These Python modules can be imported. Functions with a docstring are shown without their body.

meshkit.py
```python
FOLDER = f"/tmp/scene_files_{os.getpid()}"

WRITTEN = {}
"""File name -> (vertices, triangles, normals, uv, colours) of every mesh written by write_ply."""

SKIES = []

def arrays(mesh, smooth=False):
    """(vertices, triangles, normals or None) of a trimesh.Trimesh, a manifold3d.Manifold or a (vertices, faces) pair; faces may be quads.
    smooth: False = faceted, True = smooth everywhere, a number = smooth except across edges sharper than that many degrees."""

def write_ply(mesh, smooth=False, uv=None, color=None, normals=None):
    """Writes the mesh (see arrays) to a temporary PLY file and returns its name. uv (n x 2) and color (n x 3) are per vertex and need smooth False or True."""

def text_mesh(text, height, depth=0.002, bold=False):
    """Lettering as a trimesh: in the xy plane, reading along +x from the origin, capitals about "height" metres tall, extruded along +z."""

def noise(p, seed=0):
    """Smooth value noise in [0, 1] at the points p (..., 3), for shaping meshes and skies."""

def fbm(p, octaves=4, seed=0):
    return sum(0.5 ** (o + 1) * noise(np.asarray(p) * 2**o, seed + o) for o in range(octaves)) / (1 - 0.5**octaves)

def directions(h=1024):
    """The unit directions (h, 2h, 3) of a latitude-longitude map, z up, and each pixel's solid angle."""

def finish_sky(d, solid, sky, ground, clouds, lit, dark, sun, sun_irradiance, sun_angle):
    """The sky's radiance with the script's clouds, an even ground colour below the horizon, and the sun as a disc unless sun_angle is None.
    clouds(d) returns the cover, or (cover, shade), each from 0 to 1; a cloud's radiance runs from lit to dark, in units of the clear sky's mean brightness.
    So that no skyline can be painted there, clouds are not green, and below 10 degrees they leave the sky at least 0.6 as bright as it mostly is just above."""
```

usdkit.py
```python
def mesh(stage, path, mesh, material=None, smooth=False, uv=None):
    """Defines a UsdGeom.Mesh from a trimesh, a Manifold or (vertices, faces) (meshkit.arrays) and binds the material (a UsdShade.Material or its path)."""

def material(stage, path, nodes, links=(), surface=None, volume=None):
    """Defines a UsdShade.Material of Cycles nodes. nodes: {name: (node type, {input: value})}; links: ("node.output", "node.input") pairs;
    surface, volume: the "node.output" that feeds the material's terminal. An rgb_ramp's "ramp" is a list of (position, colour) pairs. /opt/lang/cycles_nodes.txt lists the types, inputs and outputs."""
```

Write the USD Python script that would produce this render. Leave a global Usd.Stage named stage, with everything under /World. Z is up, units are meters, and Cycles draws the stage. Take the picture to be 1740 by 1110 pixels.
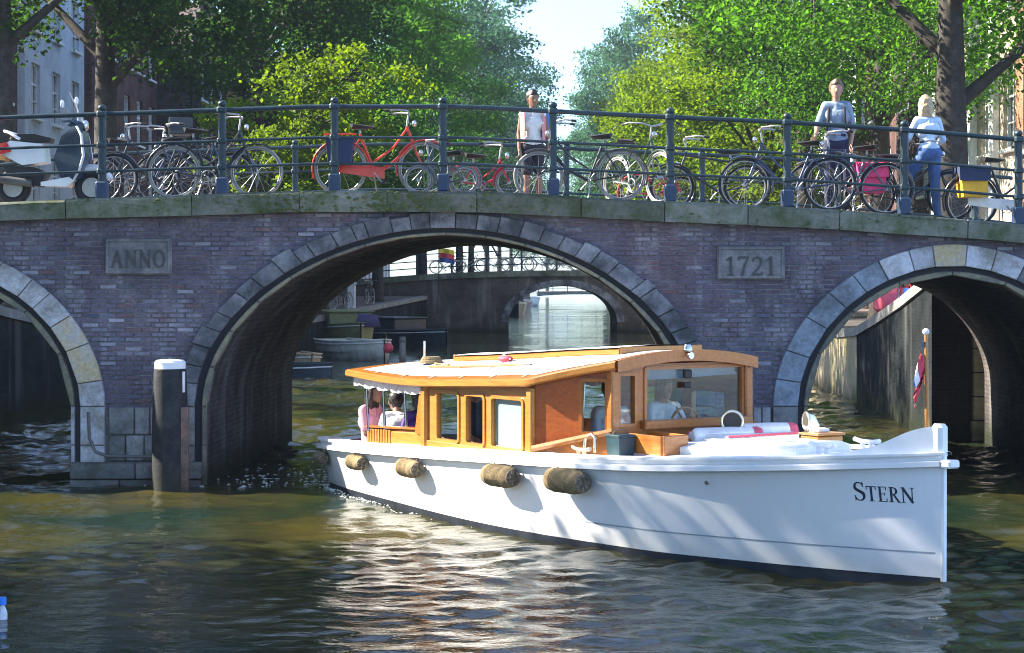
import math, random
import numpy as np, trimesh, shapely
import shapely.geometry as sg
import manifold3d as m3
from scipy.interpolate import PchipInterpolator as PCH
import usdkit, meshkit
from pxr import Usd, UsdGeom, UsdLux, UsdShade, Sdf, Gf, Vt

stage = Usd.Stage.CreateInMemory()
UsdGeom.SetStageUpAxis(stage, UsdGeom.Tokens.z)
UsdGeom.SetStageMetersPerUnit(stage, 1.0)
UsdGeom.Xform.Define(stage, '/World')
UsdGeom.Scope.Define(stage, '/World/Looks')

# ------------------------------------------------------------------ camera, sky, sun, exposure
EYE, FPX = 2.6, 3168.0                     # eye height above the water; focal length in pixels of the 1740 px wide photograph
EXPOSURE = 2.4
SKY_STRENGTH = 0.068
SUN_INTENSITY = 1.15
HAZE = 0.00028                               # density of the summer air
SUN = np.array([-0.38, 0.075, 0.285]); SUN /= np.linalg.norm(SUN)
cam = UsdGeom.Camera.Define(stage, '/World/camera')
cam.CreateHorizontalApertureAttr(36.0)
cam.CreateVerticalApertureAttr(36.0 * 653 / 1024)
cam.CreateFocalLengthAttr(FPX / 1740 * 36.0)
cam.CreateVerticalApertureOffsetAttr(-75 / 1740 * 36.0)
cam.CreateClippingRangeAttr(Gf.Vec2f(0.1, 3000))
cam.CreateExposureAttr(EXPOSURE)
cam.AddTransformOp().Set(Gf.Matrix4d(1, 0, 0, 0, 0, 0, 1, 0, 0, -1, 0, 0, 0, 0, EYE, 1))
SUN_ELEV = math.asin(SUN[2]); SUN_ROT = math.atan2(SUN[0], SUN[1])
sky_mat = usdkit.material(stage, '/World/Looks/sky', {
    'sky': ('sky_texture', {'sky_type': 'single_scattering', 'sun_disc': False, 'sun_elevation': SUN_ELEV, 'sun_rotation': SUN_ROT,
                            'air_density': 1.25, 'aerosol_density': 0.6, 'ozone_density': 2.4}),
    'tc': ('texture_coordinate', {}),
    'mp': ('mapping', {'scale': (1.0, 1.0, 2.6)}),
    'n': ('noise_texture', {'scale': 2.2, 'detail': 5.0, 'roughness': 0.55}),
    'r': ('rgb_ramp', {'ramp': [(0.42, (0.0, 0.0, 0.0)), (0.64, (0.7, 0.7, 0.7))]}),
    'tn': ('mix_color', {'blend_type': 'multiply', 'fac': 1.0, 'b': (0.66, 0.86, 1.20), 'use_clamp': False}),
    'cl': ('mix_color', {'b': (2.75, 2.85, 3.4), 'use_clamp': True}),
    'bg': ('background_shader', {'strength': SKY_STRENGTH}),
}, [('tc.generated', 'mp.vector'), ('mp.vector', 'n.vector'), ('n.fac', 'r.fac'), ('r.color', 'cl.fac'), ('sky.color', 'tn.a'), ('tn.result', 'cl.a'), ('cl.result', 'bg.color')],
    surface='bg.background')
dome = UsdLux.DomeLight.Define(stage, '/World/sky')
UsdShade.MaterialBindingAPI.Apply(dome.GetPrim()).Bind(sky_mat)
dome.GetPrim().SetCustomDataByKey('kind', 'structure')
sun = UsdLux.DistantLight.Define(stage, '/World/sun')
sun.CreateNormalizeAttr(True); sun.CreateIntensityAttr(SUN_INTENSITY); sun.CreateAngleAttr(0.53); sun.CreateColorAttr(Gf.Vec3f(1.0, 0.91, 0.78))
_z = SUN; _x = np.cross([0, 0, 1.0], _z); _x /= np.linalg.norm(_x); _y = np.cross(_z, _x)
sun.AddTransformOp().Set(Gf.Matrix4d(*_x, 0, *_y, 0, *_z, 0, 0, 0, 30, 1))

# ------------------------------------------------------------------ helpers: scene graph
_used = {}
def free_name(parent, name):
    k = (parent, name); n = _used.get(k, -1) + 1; _used[k] = n
    return f'{parent}/{name}' if n == 0 else f'{parent}/{name}_{n:03d}'
class T:
    def __init__(s, path, loc=(0, 0, 0)): s.path, s.loc = path, np.array(loc, float)
def tag(prim, label=None, cat=None, group=None, kind=None):
    for k, v in (('label', label), ('category', cat), ('group', group), ('kind', kind)):
        if v: prim.SetCustomDataByKey(k, v)
def _ops(x, loc, rotz=0, scale=None):
    x.AddTranslateOp().Set(Gf.Vec3d(*map(float, loc)))
    if rotz: x.AddRotateZOp().Set(float(rotz))
    if scale is not None:
        s = (scale,) * 3 if np.ndim(scale) == 0 else scale
        x.AddScaleOp().Set(Gf.Vec3f(*map(float, s)))
def thing(name, label, cat, loc=(0, 0, 0), rotz=0, group=None, scale=None):
    p = free_name('/World', name)
    x = UsdGeom.Xform.Define(stage, p); _ops(x, loc, rotz, scale)
    tag(x.GetPrim(), label, cat, group)
    return T(p, loc)
def copy(src, label, loc, rotz=0, scale=None, group=None):
    prim = stage.GetPrimAtPath(src.path); d = prim.GetCustomData()
    base = src.path.rsplit('/', 1)[1].split('_0')[0]
    p = free_name('/World', base)
    x = UsdGeom.Xform.Define(stage, p)
    x.GetPrim().GetReferences().AddInternalReference(prim.GetPath())
    x.ClearXformOpOrder(); 
    for a in ('xformOp:translate', 'xformOp:rotateZ', 'xformOp:scale'):
        pass
    order = []
    q = x.GetPrim()
    q.CreateAttribute('xformOp:translate', Sdf.ValueTypeNames.Double3, False).Set(Gf.Vec3d(*map(float, loc))); order.append('xformOp:translate')
    q.CreateAttribute('xformOp:rotateZ', Sdf.ValueTypeNames.Float, False).Set(float(rotz)); order.append('xformOp:rotateZ')
    s = (1, 1, 1) if scale is None else ((scale,) * 3 if np.ndim(scale) == 0 else scale)
    q.CreateAttribute('xformOp:scale', Sdf.ValueTypeNames.Float3, False).Set(Gf.Vec3f(*map(float, s))); order.append('xformOp:scale')
    x.GetXformOpOrderAttr().Set(order)
    q.SetInstanceable(True)
    tag(q, label, d['category'], group or d.get('group'))
    return T(p, loc)
def _tm(mesh):
    if hasattr(mesh, 'to_mesh'):
        m = mesh.to_mesh(); return trimesh.Trimesh(m.vert_properties[:, :3], m.tri_verts, process=False)
    if isinstance(mesh, (list, tuple)) and len(mesh) and hasattr(mesh[0], 'vertices'):
        return trimesh.util.concatenate(list(mesh))
    if isinstance(mesh, (list, tuple)) and len(mesh) and hasattr(mesh[0], 'to_mesh'):
        return trimesh.util.concatenate([_tm(x) for x in mesh])
    if isinstance(mesh, (tuple, list)): return trimesh.Trimesh(np.asarray(mesh[0], float), np.vstack([np.asarray(mesh[1])[:, [0, 1, 2]], np.asarray(mesh[1])[:, [0, 2, 3]]]) if np.asarray(mesh[1]).shape[1] == 4 else mesh[1], process=False)
    return mesh
def part(name, mesh, mat, parent=None, smooth=False, world=False, label=None, kind=None):
    """one Mesh prim under parent (or top level); world: the mesh is given in world coordinates"""
    mesh = _tm(mesh)
    pp = parent.path if parent is not None else '/World'
    if world and parent is not None:
        mesh = mesh.copy(); mesh.apply_translation(-parent.loc)
    p = free_name(pp, name)
    m = usdkit.mesh(stage, p, mesh, mat, smooth=smooth)
    tag(m.GetPrim(), label=label, kind=kind)
    return T(p, parent.loc if parent is not None else (0, 0, 0))
def solo(name, mesh, mat, label=None, cat=None, group=None, kind=None, smooth=False):
    t = part(name, mesh, mat, smooth=smooth)
    tag(stage.GetPrimAtPath(t.path), label, cat, group, kind)
    return t
def at(px, py, Y): return np.array([(px - 870) / FPX * Y, Y, EYE + (480 - py) / FPX * Y])

# ------------------------------------------------------------------ helpers: shapes
def box(c, s, rz=0):
    m = trimesh.creation.box(s)
    if rz: m.apply_transform(trimesh.transformations.rotation_matrix(rz, (0, 0, 1)))
    m.apply_translation(c); return m
def hullpts(p): return m3.Manifold.hull_points(np.asarray(p, float).tolist() if not isinstance(p, list) else p)
def cbox(c, s, b=0.01, rz=0, jit=0, rng=None):
    """box with chamfered edges"""
    h = np.array(s, float) / 2; b = min(b, h.min() * 0.6); pts = []
    for sx in (-1, 1):
        for sy in (-1, 1):
            for sz in (-1, 1):
                for k in range(3):
                    q = h.copy(); q[k] -= b
                    o = h - b; o[k] = h[k]
                    pts.append(np.array([sx, sy, sz]) * o)
    m = _tm(hullpts(np.array(pts)))
    if rz: m.apply_transform(trimesh.transformations.rotation_matrix(rz, (0, 0, 1)))
    m.apply_translation(c); return m
def cyl(p0, p1, r0, r1=None, seg=10, caps=True):
    r1 = r0 if r1 is None else r1
    return tube([p0, p1], [r0, r1], seg)
def tube(pts, r, seg=8, closed=False):
    pts = np.asarray(pts, float); n = len(pts)
    r = np.full(n, r) if np.ndim(r) == 0 else np.asarray(r, float)
    tang = np.roll(pts, -1, 0) - np.roll(pts, 1, 0) if closed else np.gradient(pts, axis=0)
    tang /= np.linalg.norm(tang, axis=1, keepdims=True) + 1e-12
    ref = np.array([0, 0, 1.0]) if abs(tang[0][2]) < 0.9 else np.array([1.0, 0, 0])
    u = np.cross(ref, tang[0]); u /= np.linalg.norm(u); V = []
    a = np.arange(seg) / seg * 2 * np.pi
    for i in range(n):
        u = u - tang[i] * (u @ tang[i]); u /= np.linalg.norm(u); w = np.cross(tang[i], u)
        V.append(pts[i] + r[i] * (np.cos(a)[:, None] * u + np.sin(a)[:, None] * w))
    V = np.vstack(V); F = []
    rows = n if closed else n - 1
    for i in range(rows):
        j = (i + 1) % n
        for k in range(seg):
            l = (k + 1) % seg
            F += [[i * seg + k, i * seg + l, j * seg + l], [i * seg + k, j * seg + l, j * seg + k]]
    if not closed:
        V = np.vstack([V, pts[0], pts[-1]]); c0, c1 = n * seg, n * seg + 1
        for k in range(seg):
            l = (k + 1) % seg
            F += [[c0, l, k], [c1, (n - 1) * seg + k, (n - 1) * seg + l]]
    return trimesh.Trimesh(V, F, process=False)
def torus(c, R, r, axis='y', n=40, seg=8):
    a = np.arange(n) / n * 2 * np.pi
    if axis == 'y': p = np.stack([np.cos(a) * R, 0 * a, np.sin(a) * R], 1)
    elif axis == 'x': p = np.stack([0 * a, np.cos(a) * R, np.sin(a) * R], 1)
    else: p = np.stack([np.cos(a) * R, np.sin(a) * R, 0 * a], 1)
    return tube(p + np.asarray(c), r, seg, closed=True)
def lathe(prof, c=(0, 0, 0), n=20):
    m = trimesh.creation.revolve(np.asarray(prof, float), sections=n); m.apply_translation(c); return m
def ball(c, r, s=(1, 1, 1), sub=2):
    m = trimesh.creation.icosphere(subdivisions=sub, radius=r); m.apply_scale(s) if np.ndim(s) == 0 else m.apply_transform(np.diag([*s, 1])); m.apply_translation(c); return m
def sph(c, r, seg=14): return m3.Manifold.sphere(r, seg).translate(list(map(float, c)))
def capsule(a, b, ra, rb, seg=14): return m3.Manifold.batch_hull([sph(a, ra, seg), sph(b, rb, seg)])
def extr_xz(poly, y0, y1):
    """a shapely polygon in (x, z) extruded from y0 to y1"""
    out = []
    for g in getattr(poly, 'geoms', [poly]):
        if g.is_empty or g.area < 1e-8: continue
        m = trimesh.creation.extrude_polygon(g, y1 - y0, engine='earcut')
        v = m.vertices.copy(); m.vertices = np.stack([v[:, 0], y0 + (y1 - y0) - v[:, 2], v[:, 1]], 1)
        out.append(m)
    m = trimesh.util.concatenate(out); m.fix_normals() if len(m.faces) < 20000 else None
    return m
def ribbon(A, B):
    """a strip of quads between two polylines"""
    A, B = np.asarray(A, float), np.asarray(B, float); n = len(A)
    i = np.arange(n - 1)
    return trimesh.Trimesh(np.vstack([A, B]), np.vstack([np.stack([i, i + 1, n + i + 1], 1), np.stack([i, n + i + 1, n + i], 1)]), process=False)
def grid(P):
    """(n, m, 3) points to a mesh"""
    n, m = P.shape[:2]; i, j = np.meshgrid(np.arange(n - 1), np.arange(m - 1), indexing='ij'); a = (i * m + j).ravel()
    F = np.vstack([np.stack([a, a + m, a + m + 1], 1), np.stack([a, a + m + 1, a + 1], 1)])
    return trimesh.Trimesh(P.reshape(-1, 3), F, process=False)
def xf(m, loc=(0, 0, 0), rz=0, rx=0, ry=0):
    m = _tm(m).copy(); R = trimesh.transformations
    for a, ax in ((rx, (1, 0, 0)), (ry, (0, 1, 0)), (rz, (0, 0, 1))):
        if a: m.apply_transform(R.rotation_matrix(a, ax))
    m.apply_translation(loc); return m

# ------------------------------------------------------------------ materials
L = '/World/Looks/'
def paint(name, col, rough=0.5, metal=0.0, var=0.18, scale=7.0, coat=0.0, bump=0.0, spec=0.5):
    """a plain surface with slight tone and gloss variation"""
    c = np.array(col, float)
    nodes = {'tc': ('texture_coordinate', {}), 'n': ('noise_texture', {'scale': scale, 'detail': 4.0, 'roughness': 0.6}),
             'r': ('rgb_ramp', {'ramp': [(0.3, tuple(c * (1 - var))), (0.7, tuple(np.minimum(c * (1 + var), 1)))]}),
             'rr': ('map_range', {'from_min': 0.3, 'from_max': 0.7, 'to_min': max(rough - 0.08, 0.02), 'to_max': min(rough + 0.08, 1)}),
             'p': ('principled_bsdf', {'metallic': metal, 'coat_weight': coat, 'specular_ior_level': spec})}
    links = [('tc.object', 'n.vector'), ('n.fac', 'r.fac'), ('r.color', 'p.base_color'), ('n.fac', 'rr.value'), ('rr.result', 'p.roughness')]
    if bump:
        nodes['b'] = ('bump', {'strength': bump, 'distance': 0.02}); nodes['n2'] = ('noise_texture', {'scale': scale * 6, 'detail': 3.0})
        links += [('tc.object', 'n2.vector'), ('n2.fac', 'b.height'), ('b.normal', 'p.normal')]
    return usdkit.material(stage, L + name, nodes, links, surface='p.BSDF')
def brickmat(name, stops, dirt=(0.35, 1.15), pale=0.0):
    """single bricks or stones: each piece has its own tone, with weathering across them"""
    nodes = {'g': ('geometry', {}), 'oi': ('object_info', {}), 'a': ('math', {'math_type': 'add'}), 'f': ('math', {'math_type': 'fraction'}),
             'r': ('rgb_ramp', {'ramp': stops}),
             'n1': ('noise_texture', {'scale': 0.9, 'detail': 5.0, 'roughness': 0.65}), 'm1': ('map_range', {'from_min': 0.3, 'from_max': 0.7, 'to_min': dirt[0], 'to_max': dirt[1]}),
             'n2': ('noise_texture', {'scale': 28.0, 'detail': 5.0, 'roughness': 0.7}), 'm2': ('map_range', {'from_min': 0.25, 'from_max': 0.75, 'to_min': 0.65, 'to_max': 1.25}),
             'mm': ('math', {'math_type': 'multiply'}), 'vs': ('vector_math', {'math_type': 'scale'}),
             'mp3': ('mapping', {'scale': (1.0, 1.0, 0.42)}), 'n3': ('noise_texture', {'scale': 3.4, 'detail': 7.0, 'roughness': 0.78}), 'm3': ('map_range', {'from_min': 0.50, 'from_max': 0.72, 'to_min': 0.0, 'to_max': pale, 'clamp': True}),
             'mx': ('mix_color', {'b': (0.36, 0.36, 0.40)}), 'n5': ('noise_texture', {'scale': 0.55, 'detail': 5.0, 'roughness': 0.7}), 'm5': ('map_range', {'from_min': 0.5, 'from_max': 0.68, 'to_min': 0.0, 'to_max': 0.6, 'clamp': True}), 'rd': ('mix_color', {'b': (0.17, 0.08, 0.075)}),
             'bp': ('bump', {'strength': 0.6, 'distance': 0.006}),
             'p': ('principled_bsdf', {'roughness': 0.88, 'specular_ior_level': 0.3})}
    links = [('g.random_per_island', 'a.value1'), ('oi.random', 'a.value2'), ('a.value', 'f.value1'), ('f.value', 'r.fac'),
             ('g.position', 'n1.vector'), ('n1.fac', 'm1.value'), ('g.position', 'n2.vector'), ('n2.fac', 'm2.value'), ('m1.result', 'mm.value1'), ('m2.result', 'mm.value2'),
             ('g.position', 'n5.vector'), ('n5.fac', 'm5.value'), ('m5.result', 'rd.fac'), ('r.color', 'rd.a'), ('rd.result', 'vs.vector1'), ('mm.value', 'vs.scale'), ('g.position', 'mp3.vector'), ('mp3.vector', 'n3.vector'), ('n3.fac', 'm3.value'), ('m3.result', 'mx.fac'), ('vs.vector', 'mx.a'),
             ('mx.result', 'p.base_color'), ('n2.fac', 'bp.height'), ('bp.normal', 'p.normal')]
    return usdkit.material(stage, L + name, nodes, links, surface='p.BSDF')
def farbrick(name, c1, c2, mortar, plane='yz', row=0.065, width=0.22, streak=0.0):
    """brickwork too far away to build brick by brick; runs along the wall (world x or y) and z"""
    nodes = {'g': ('geometry', {}), 's': ('separate_xyz', {}), 'c': ('combine_xyz', {}),
             'b': ('brick_texture', {'color1': c1, 'color2': c2, 'mortar': mortar, 'scale': 1.0, 'brick_width': width, 'row_height': row, 'mortar_size': 0.008, 'mortar_smooth': 0.3}),
             'n': ('noise_texture', {'scale': 1.3, 'detail': 5.0, 'roughness': 0.65}), 'm': ('map_range', {'from_min': 0.3, 'from_max': 0.72, 'to_min': 0.45, 'to_max': 1.3}),
             'v': ('vector_math', {'math_type': 'scale'}), 'bp': ('bump', {'strength': 0.5, 'distance': 0.01, 'invert': True}),
             'mp': ('mapping', {'scale': (2.2, 2.2, 0.22)}), 'n4': ('noise_texture', {'scale': 1.0, 'detail': 4.0}), 'm4': ('map_range', {'from_min': 0.55, 'from_max': 0.7, 'to_min': 0.0, 'to_max': streak, 'clamp': True}),
             'mx': ('mix_color', {'b': (0.34, 0.34, 0.30)}),
             'hz': ('map_range', {'from_min': 0.08, 'from_max': 0.5, 'to_min': 0.9, 'to_max': 0.0, 'clamp': True}), 'al': ('mix_color', {'b': (0.016, 0.02, 0.011)}),
             'p': ('principled_bsdf', {'roughness': 0.9, 'specular_ior_level': 0.08})}
    links = [('g.position', 's.vector'), ('s.y' if plane == 'yz' else 's.x', 'c.x'), ('s.z', 'c.y'), ('c.vector', 'b.vector'), ('g.position', 'n.vector'), ('n.fac', 'm.value'),
             ('b.color', 'v.vector1'), ('m.result', 'v.scale'), ('g.position', 'mp.vector'), ('mp.vector', 'n4.vector'), ('n4.fac', 'm4.value'), ('m4.result', 'mx.fac'), ('v.vector', 'mx.a'),
             ('s.z', 'hz.value'), ('hz.result', 'al.fac'), ('mx.result', 'al.a'), ('al.result', 'p.base_color'), ('b.fac', 'bp.height'), ('bp.normal', 'p.normal')]
    return usdkit.material(stage, L + name, nodes, links, surface='p.BSDF')
def woodmat(name, light, dark, coat=0.6, rough=0.35, scale=(1.2, 14.0, 14.0)):
    nodes = {'tc': ('texture_coordinate', {}), 'mp': ('mapping', {'scale': scale}), 'n': ('noise_texture', {'scale': 2.2, 'detail': 6.0, 'roughness': 0.6, 'distortion': 0.6}),
             'r': ('rgb_ramp', {'ramp': [(0.3, dark), (0.5, tuple((np.array(light) + np.array(dark)) / 2)), (0.72, light)]}),
             'b': ('bump', {'strength': 0.15, 'distance': 0.01}),
             'p': ('principled_bsdf', {'roughness': rough, 'coat_weight': coat, 'coat_roughness': 0.08})}
    return usdkit.material(stage, L + name, nodes, [('tc.object', 'mp.vector'), ('mp.vector', 'n.vector'), ('n.fac', 'r.fac'), ('r.color', 'p.base_color'), ('n.fac', 'b.height'), ('b.normal', 'p.normal')], surface='p.BSDF')
def stainmat(name, base, stain, scale=1.6, rough=0.85, fine=22.0, lo=0.42, hi=0.62, bump=0.5, islands=0.0):
    """stone with stains, moss or weathering of their own; islands: tone from piece to piece"""
    nodes = {'g': ('geometry', {}), 'oi': ('object_info', {}), 'n': ('noise_texture', {'scale': scale, 'detail': 6.0, 'roughness': 0.7}), 'r': ('rgb_ramp', {'ramp': [(lo, base), (hi, stain)]}),
             'n2': ('noise_texture', {'scale': fine, 'detail': 5.0, 'roughness': 0.7}), 'm2': ('map_range', {'from_min': 0.25, 'from_max': 0.75, 'to_min': 0.7, 'to_max': 1.25}),
             'mo': ('map_range', {'to_min': 1 - islands, 'to_max': 1 + islands}), 'mu': ('math', {'math_type': 'multiply'}),
             'v': ('vector_math', {'math_type': 'scale'}), 's': ('separate_xyz', {}), 'hz': ('map_range', {'from_min': 0.06, 'from_max': 0.42, 'to_min': 0.92, 'to_max': 0.0, 'clamp': True}), 'ha': ('math', {'math_type': 'add', 'value2': 0.25}), 'hm': ('math', {'math_type': 'multiply', 'use_clamp': True}), 'al': ('mix_color', {'b': (0.018, 0.023, 0.012)}), 'b': ('bump', {'strength': bump, 'distance': 0.012}), 'p': ('principled_bsdf', {'roughness': rough, 'specular_ior_level': 0.3})}
    return usdkit.material(stage, L + name, nodes, [('g.position', 'n.vector'), ('n.fac', 'r.fac'), ('g.position', 'n2.vector'), ('n2.fac', 'm2.value'), ('oi.random', 'mo.value'), ('m2.result', 'mu.value1'), ('mo.result', 'mu.value2'),
        ('r.color', 'v.vector1'), ('mu.value', 'v.scale'), ('g.position', 's.vector'), ('s.z', 'hz.value'), ('n.fac', 'ha.value1'), ('hz.result', 'hm.value1'), ('ha.value', 'hm.value2'), ('hm.value', 'al.fac'), ('v.vector', 'al.a'), ('al.result', 'p.base_color'), ('n2.fac', 'b.height'), ('b.normal', 'p.normal')], surface='p.BSDF')
def leafmat(name, stops, trans=0.4, tint=(1.9, 1.75, 0.45)):
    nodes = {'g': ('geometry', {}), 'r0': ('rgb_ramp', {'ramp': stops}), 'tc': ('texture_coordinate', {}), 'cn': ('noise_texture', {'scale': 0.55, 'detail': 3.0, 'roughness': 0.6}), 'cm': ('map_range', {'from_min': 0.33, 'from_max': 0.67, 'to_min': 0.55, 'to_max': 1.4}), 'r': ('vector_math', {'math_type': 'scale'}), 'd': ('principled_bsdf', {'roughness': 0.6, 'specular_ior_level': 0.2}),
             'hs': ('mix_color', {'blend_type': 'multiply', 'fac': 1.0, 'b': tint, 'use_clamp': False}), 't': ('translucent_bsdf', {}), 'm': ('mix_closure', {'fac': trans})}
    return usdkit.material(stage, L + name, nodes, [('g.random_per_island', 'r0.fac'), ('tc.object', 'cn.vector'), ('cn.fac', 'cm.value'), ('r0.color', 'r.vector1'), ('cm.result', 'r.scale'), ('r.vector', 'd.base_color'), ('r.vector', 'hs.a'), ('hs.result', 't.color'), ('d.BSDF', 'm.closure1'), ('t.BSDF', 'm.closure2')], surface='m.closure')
def glassmat(name, tint=(0.92, 0.96, 0.95), ior=1.5, rough=0.0):
    return usdkit.material(stage, L + name, {'w': ('layer_weight', {'blend': 0.5}), 'pw': ('math', {'math_type': 'power', 'value2': 5.0}), 'f': ('math', {'math_type': 'multiply_add', 'value2': 0.9, 'value3': 0.04, 'use_clamp': True}), 't': ('transparent_bsdf', {'color': tint}), 'g': ('glossy_bsdf', {'color': (1, 1, 1), 'roughness': rough}), 'm': ('mix_closure', {})},
        [('w.facing', 'pw.value1'), ('pw.value', 'f.value1'), ('f.value', 'm.fac'), ('t.BSDF', 'm.closure1'), ('g.BSDF', 'm.closure2')], surface='m.closure')
M = {}
M['brick'] = brickmat('bridge_brick', [(0.0, (0.07, 0.072, 0.11)), (0.2, (0.115, 0.10, 0.135)), (0.3, (0.15, 0.09, 0.10)), (0.42, (0.11, 0.11, 0.165)), (0.7, (0.155, 0.145, 0.185)), (0.88, (0.20, 0.19, 0.24)), (1.0, (0.29, 0.28, 0.335))], dirt=(0.5, 1.2), pale=0.6)
M['mortar'] = stainmat('bridge_mortar', (0.09, 0.085, 0.09), (0.2, 0.19, 0.2), 3.0)
M['voussoir'] = stainmat('arch_stone', (0.185, 0.195, 0.215), (0.05, 0.052, 0.058), 1.9, islands=0.25, lo=0.4, hi=0.6)
M['voussoir_sky_tint'] = stainmat('arch_stone_sky_tint', (0.20, 0.235, 0.28), (0.10, 0.115, 0.13), 2.0, islands=0.08)  # blue of the skylight is mixed into this stone colour
M['voussoir_tan'] = stainmat('arch_stone_tan', (0.42, 0.34, 0.20), (0.36, 0.35, 0.35), 3.0, islands=0.1)
M['voussoir_pale'] = stainmat('arch_stone_pale', (0.42, 0.43, 0.46), (0.20, 0.19, 0.17), 2.4, islands=0.15)
M['voussoir_dark'] = stainmat('arch_stone_dark', (0.075, 0.08, 0.09), (0.17, 0.175, 0.19), 3.5, islands=0.2)
M['rim'] = stainmat('arch_rim_stone', (0.2, 0.185, 0.12), (0.10, 0.10, 0.09), 2.5, islands=0.2)
M['groove'] = paint('arch_groove', (0.02, 0.02, 0.024), 0.9)
M['coping'] = stainmat('coping_stone', (0.155, 0.16, 0.135), (0.06, 0.078, 0.035), 2.1, lo=0.38, hi=0.62, islands=0.35)
M['plinth'] = stainmat('plinth_stone', (0.22, 0.225, 0.23), (0.10, 0.10, 0.085), 2.0, islands=0.25)
M['plaque'] = stainmat('plaque_stone', (0.115, 0.115, 0.12), (0.19, 0.185, 0.19), 3.0)
M['carved'] = paint('carved_letters', (0.045, 0.045, 0.042), 0.8)
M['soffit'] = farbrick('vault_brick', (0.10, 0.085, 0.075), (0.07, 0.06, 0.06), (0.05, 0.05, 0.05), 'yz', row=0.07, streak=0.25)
M['rail'] = paint('railing_paint', (0.008, 0.024, 0.032), 0.4, var=0.3, bump=0.1)
M['rail_base'] = paint('railing_foot_paint', (0.010, 0.028, 0.065), 0.45)
M['tar'] = stainmat('tarred_timber', (0.012, 0.014, 0.018), (0.03, 0.032, 0.035), 5.0, rough=0.7)
M['capwhite'] = paint('white_cap_paint', (0.72, 0.74, 0.76), 0.6)
M['rustwood'] = stainmat('worn_fender_timber', (0.22, 0.13, 0.11), (0.1, 0.085, 0.07), 5.0)
M['iron'] = paint('old_iron', (0.12, 0.12, 0.115), 0.55, metal=0.4)
M['hull'] = usdkit.material(stage, L + 'white_hull', {'tc': ('texture_coordinate', {}), 's': ('separate_xyz', {}), 'n': ('noise_texture', {'scale': 2.5, 'detail': 6.0, 'roughness': 0.7}), 'mp': ('mapping', {'scale': (3.0, 3.0, 0.25)}), 'n2': ('noise_texture', {'scale': 2.0, 'detail': 5.0, 'roughness': 0.7}),
    'h': ('map_range', {'from_min': 0.06, 'from_max': 0.34, 'to_min': 0.75, 'to_max': 0.0, 'clamp': True}), 'm': ('math', {'math_type': 'multiply'}), 'st': ('map_range', {'from_min': 0.56, 'from_max': 0.8, 'to_min': 0.0, 'to_max': 0.22, 'clamp': True}),
    'c1': ('mix_color', {'a': (0.80, 0.81, 0.82), 'b': (0.40, 0.37, 0.26)}), 'c2': ('mix_color', {'b': (0.55, 0.52, 0.46)}), 'p': ('principled_bsdf', {'roughness': 0.24, 'coat_weight': 0.4})},
    [('tc.object', 's.vector'), ('tc.object', 'n.vector'), ('tc.object', 'mp.vector'), ('mp.vector', 'n2.vector'), ('s.z', 'h.value'), ('h.result', 'm.value1'), ('n.fac', 'm.value2'), ('m.value', 'c1.fac'), ('n2.fac', 'st.value'), ('st.result', 'c2.fac'), ('c1.result', 'c2.a'), ('c2.result', 'p.base_color')], surface='p.BSDF')
M['deckwhite'] = paint('white_deck_paint', (0.78, 0.78, 0.77), 0.55, var=0.05, scale=9.0)
M['boot'] = paint('boot_top_paint', (0.012, 0.016, 0.025), 0.4)
M['varnish'] = woodmat('varnished_teak', (0.40, 0.145, 0.024), (0.26, 0.08, 0.012))
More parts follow.
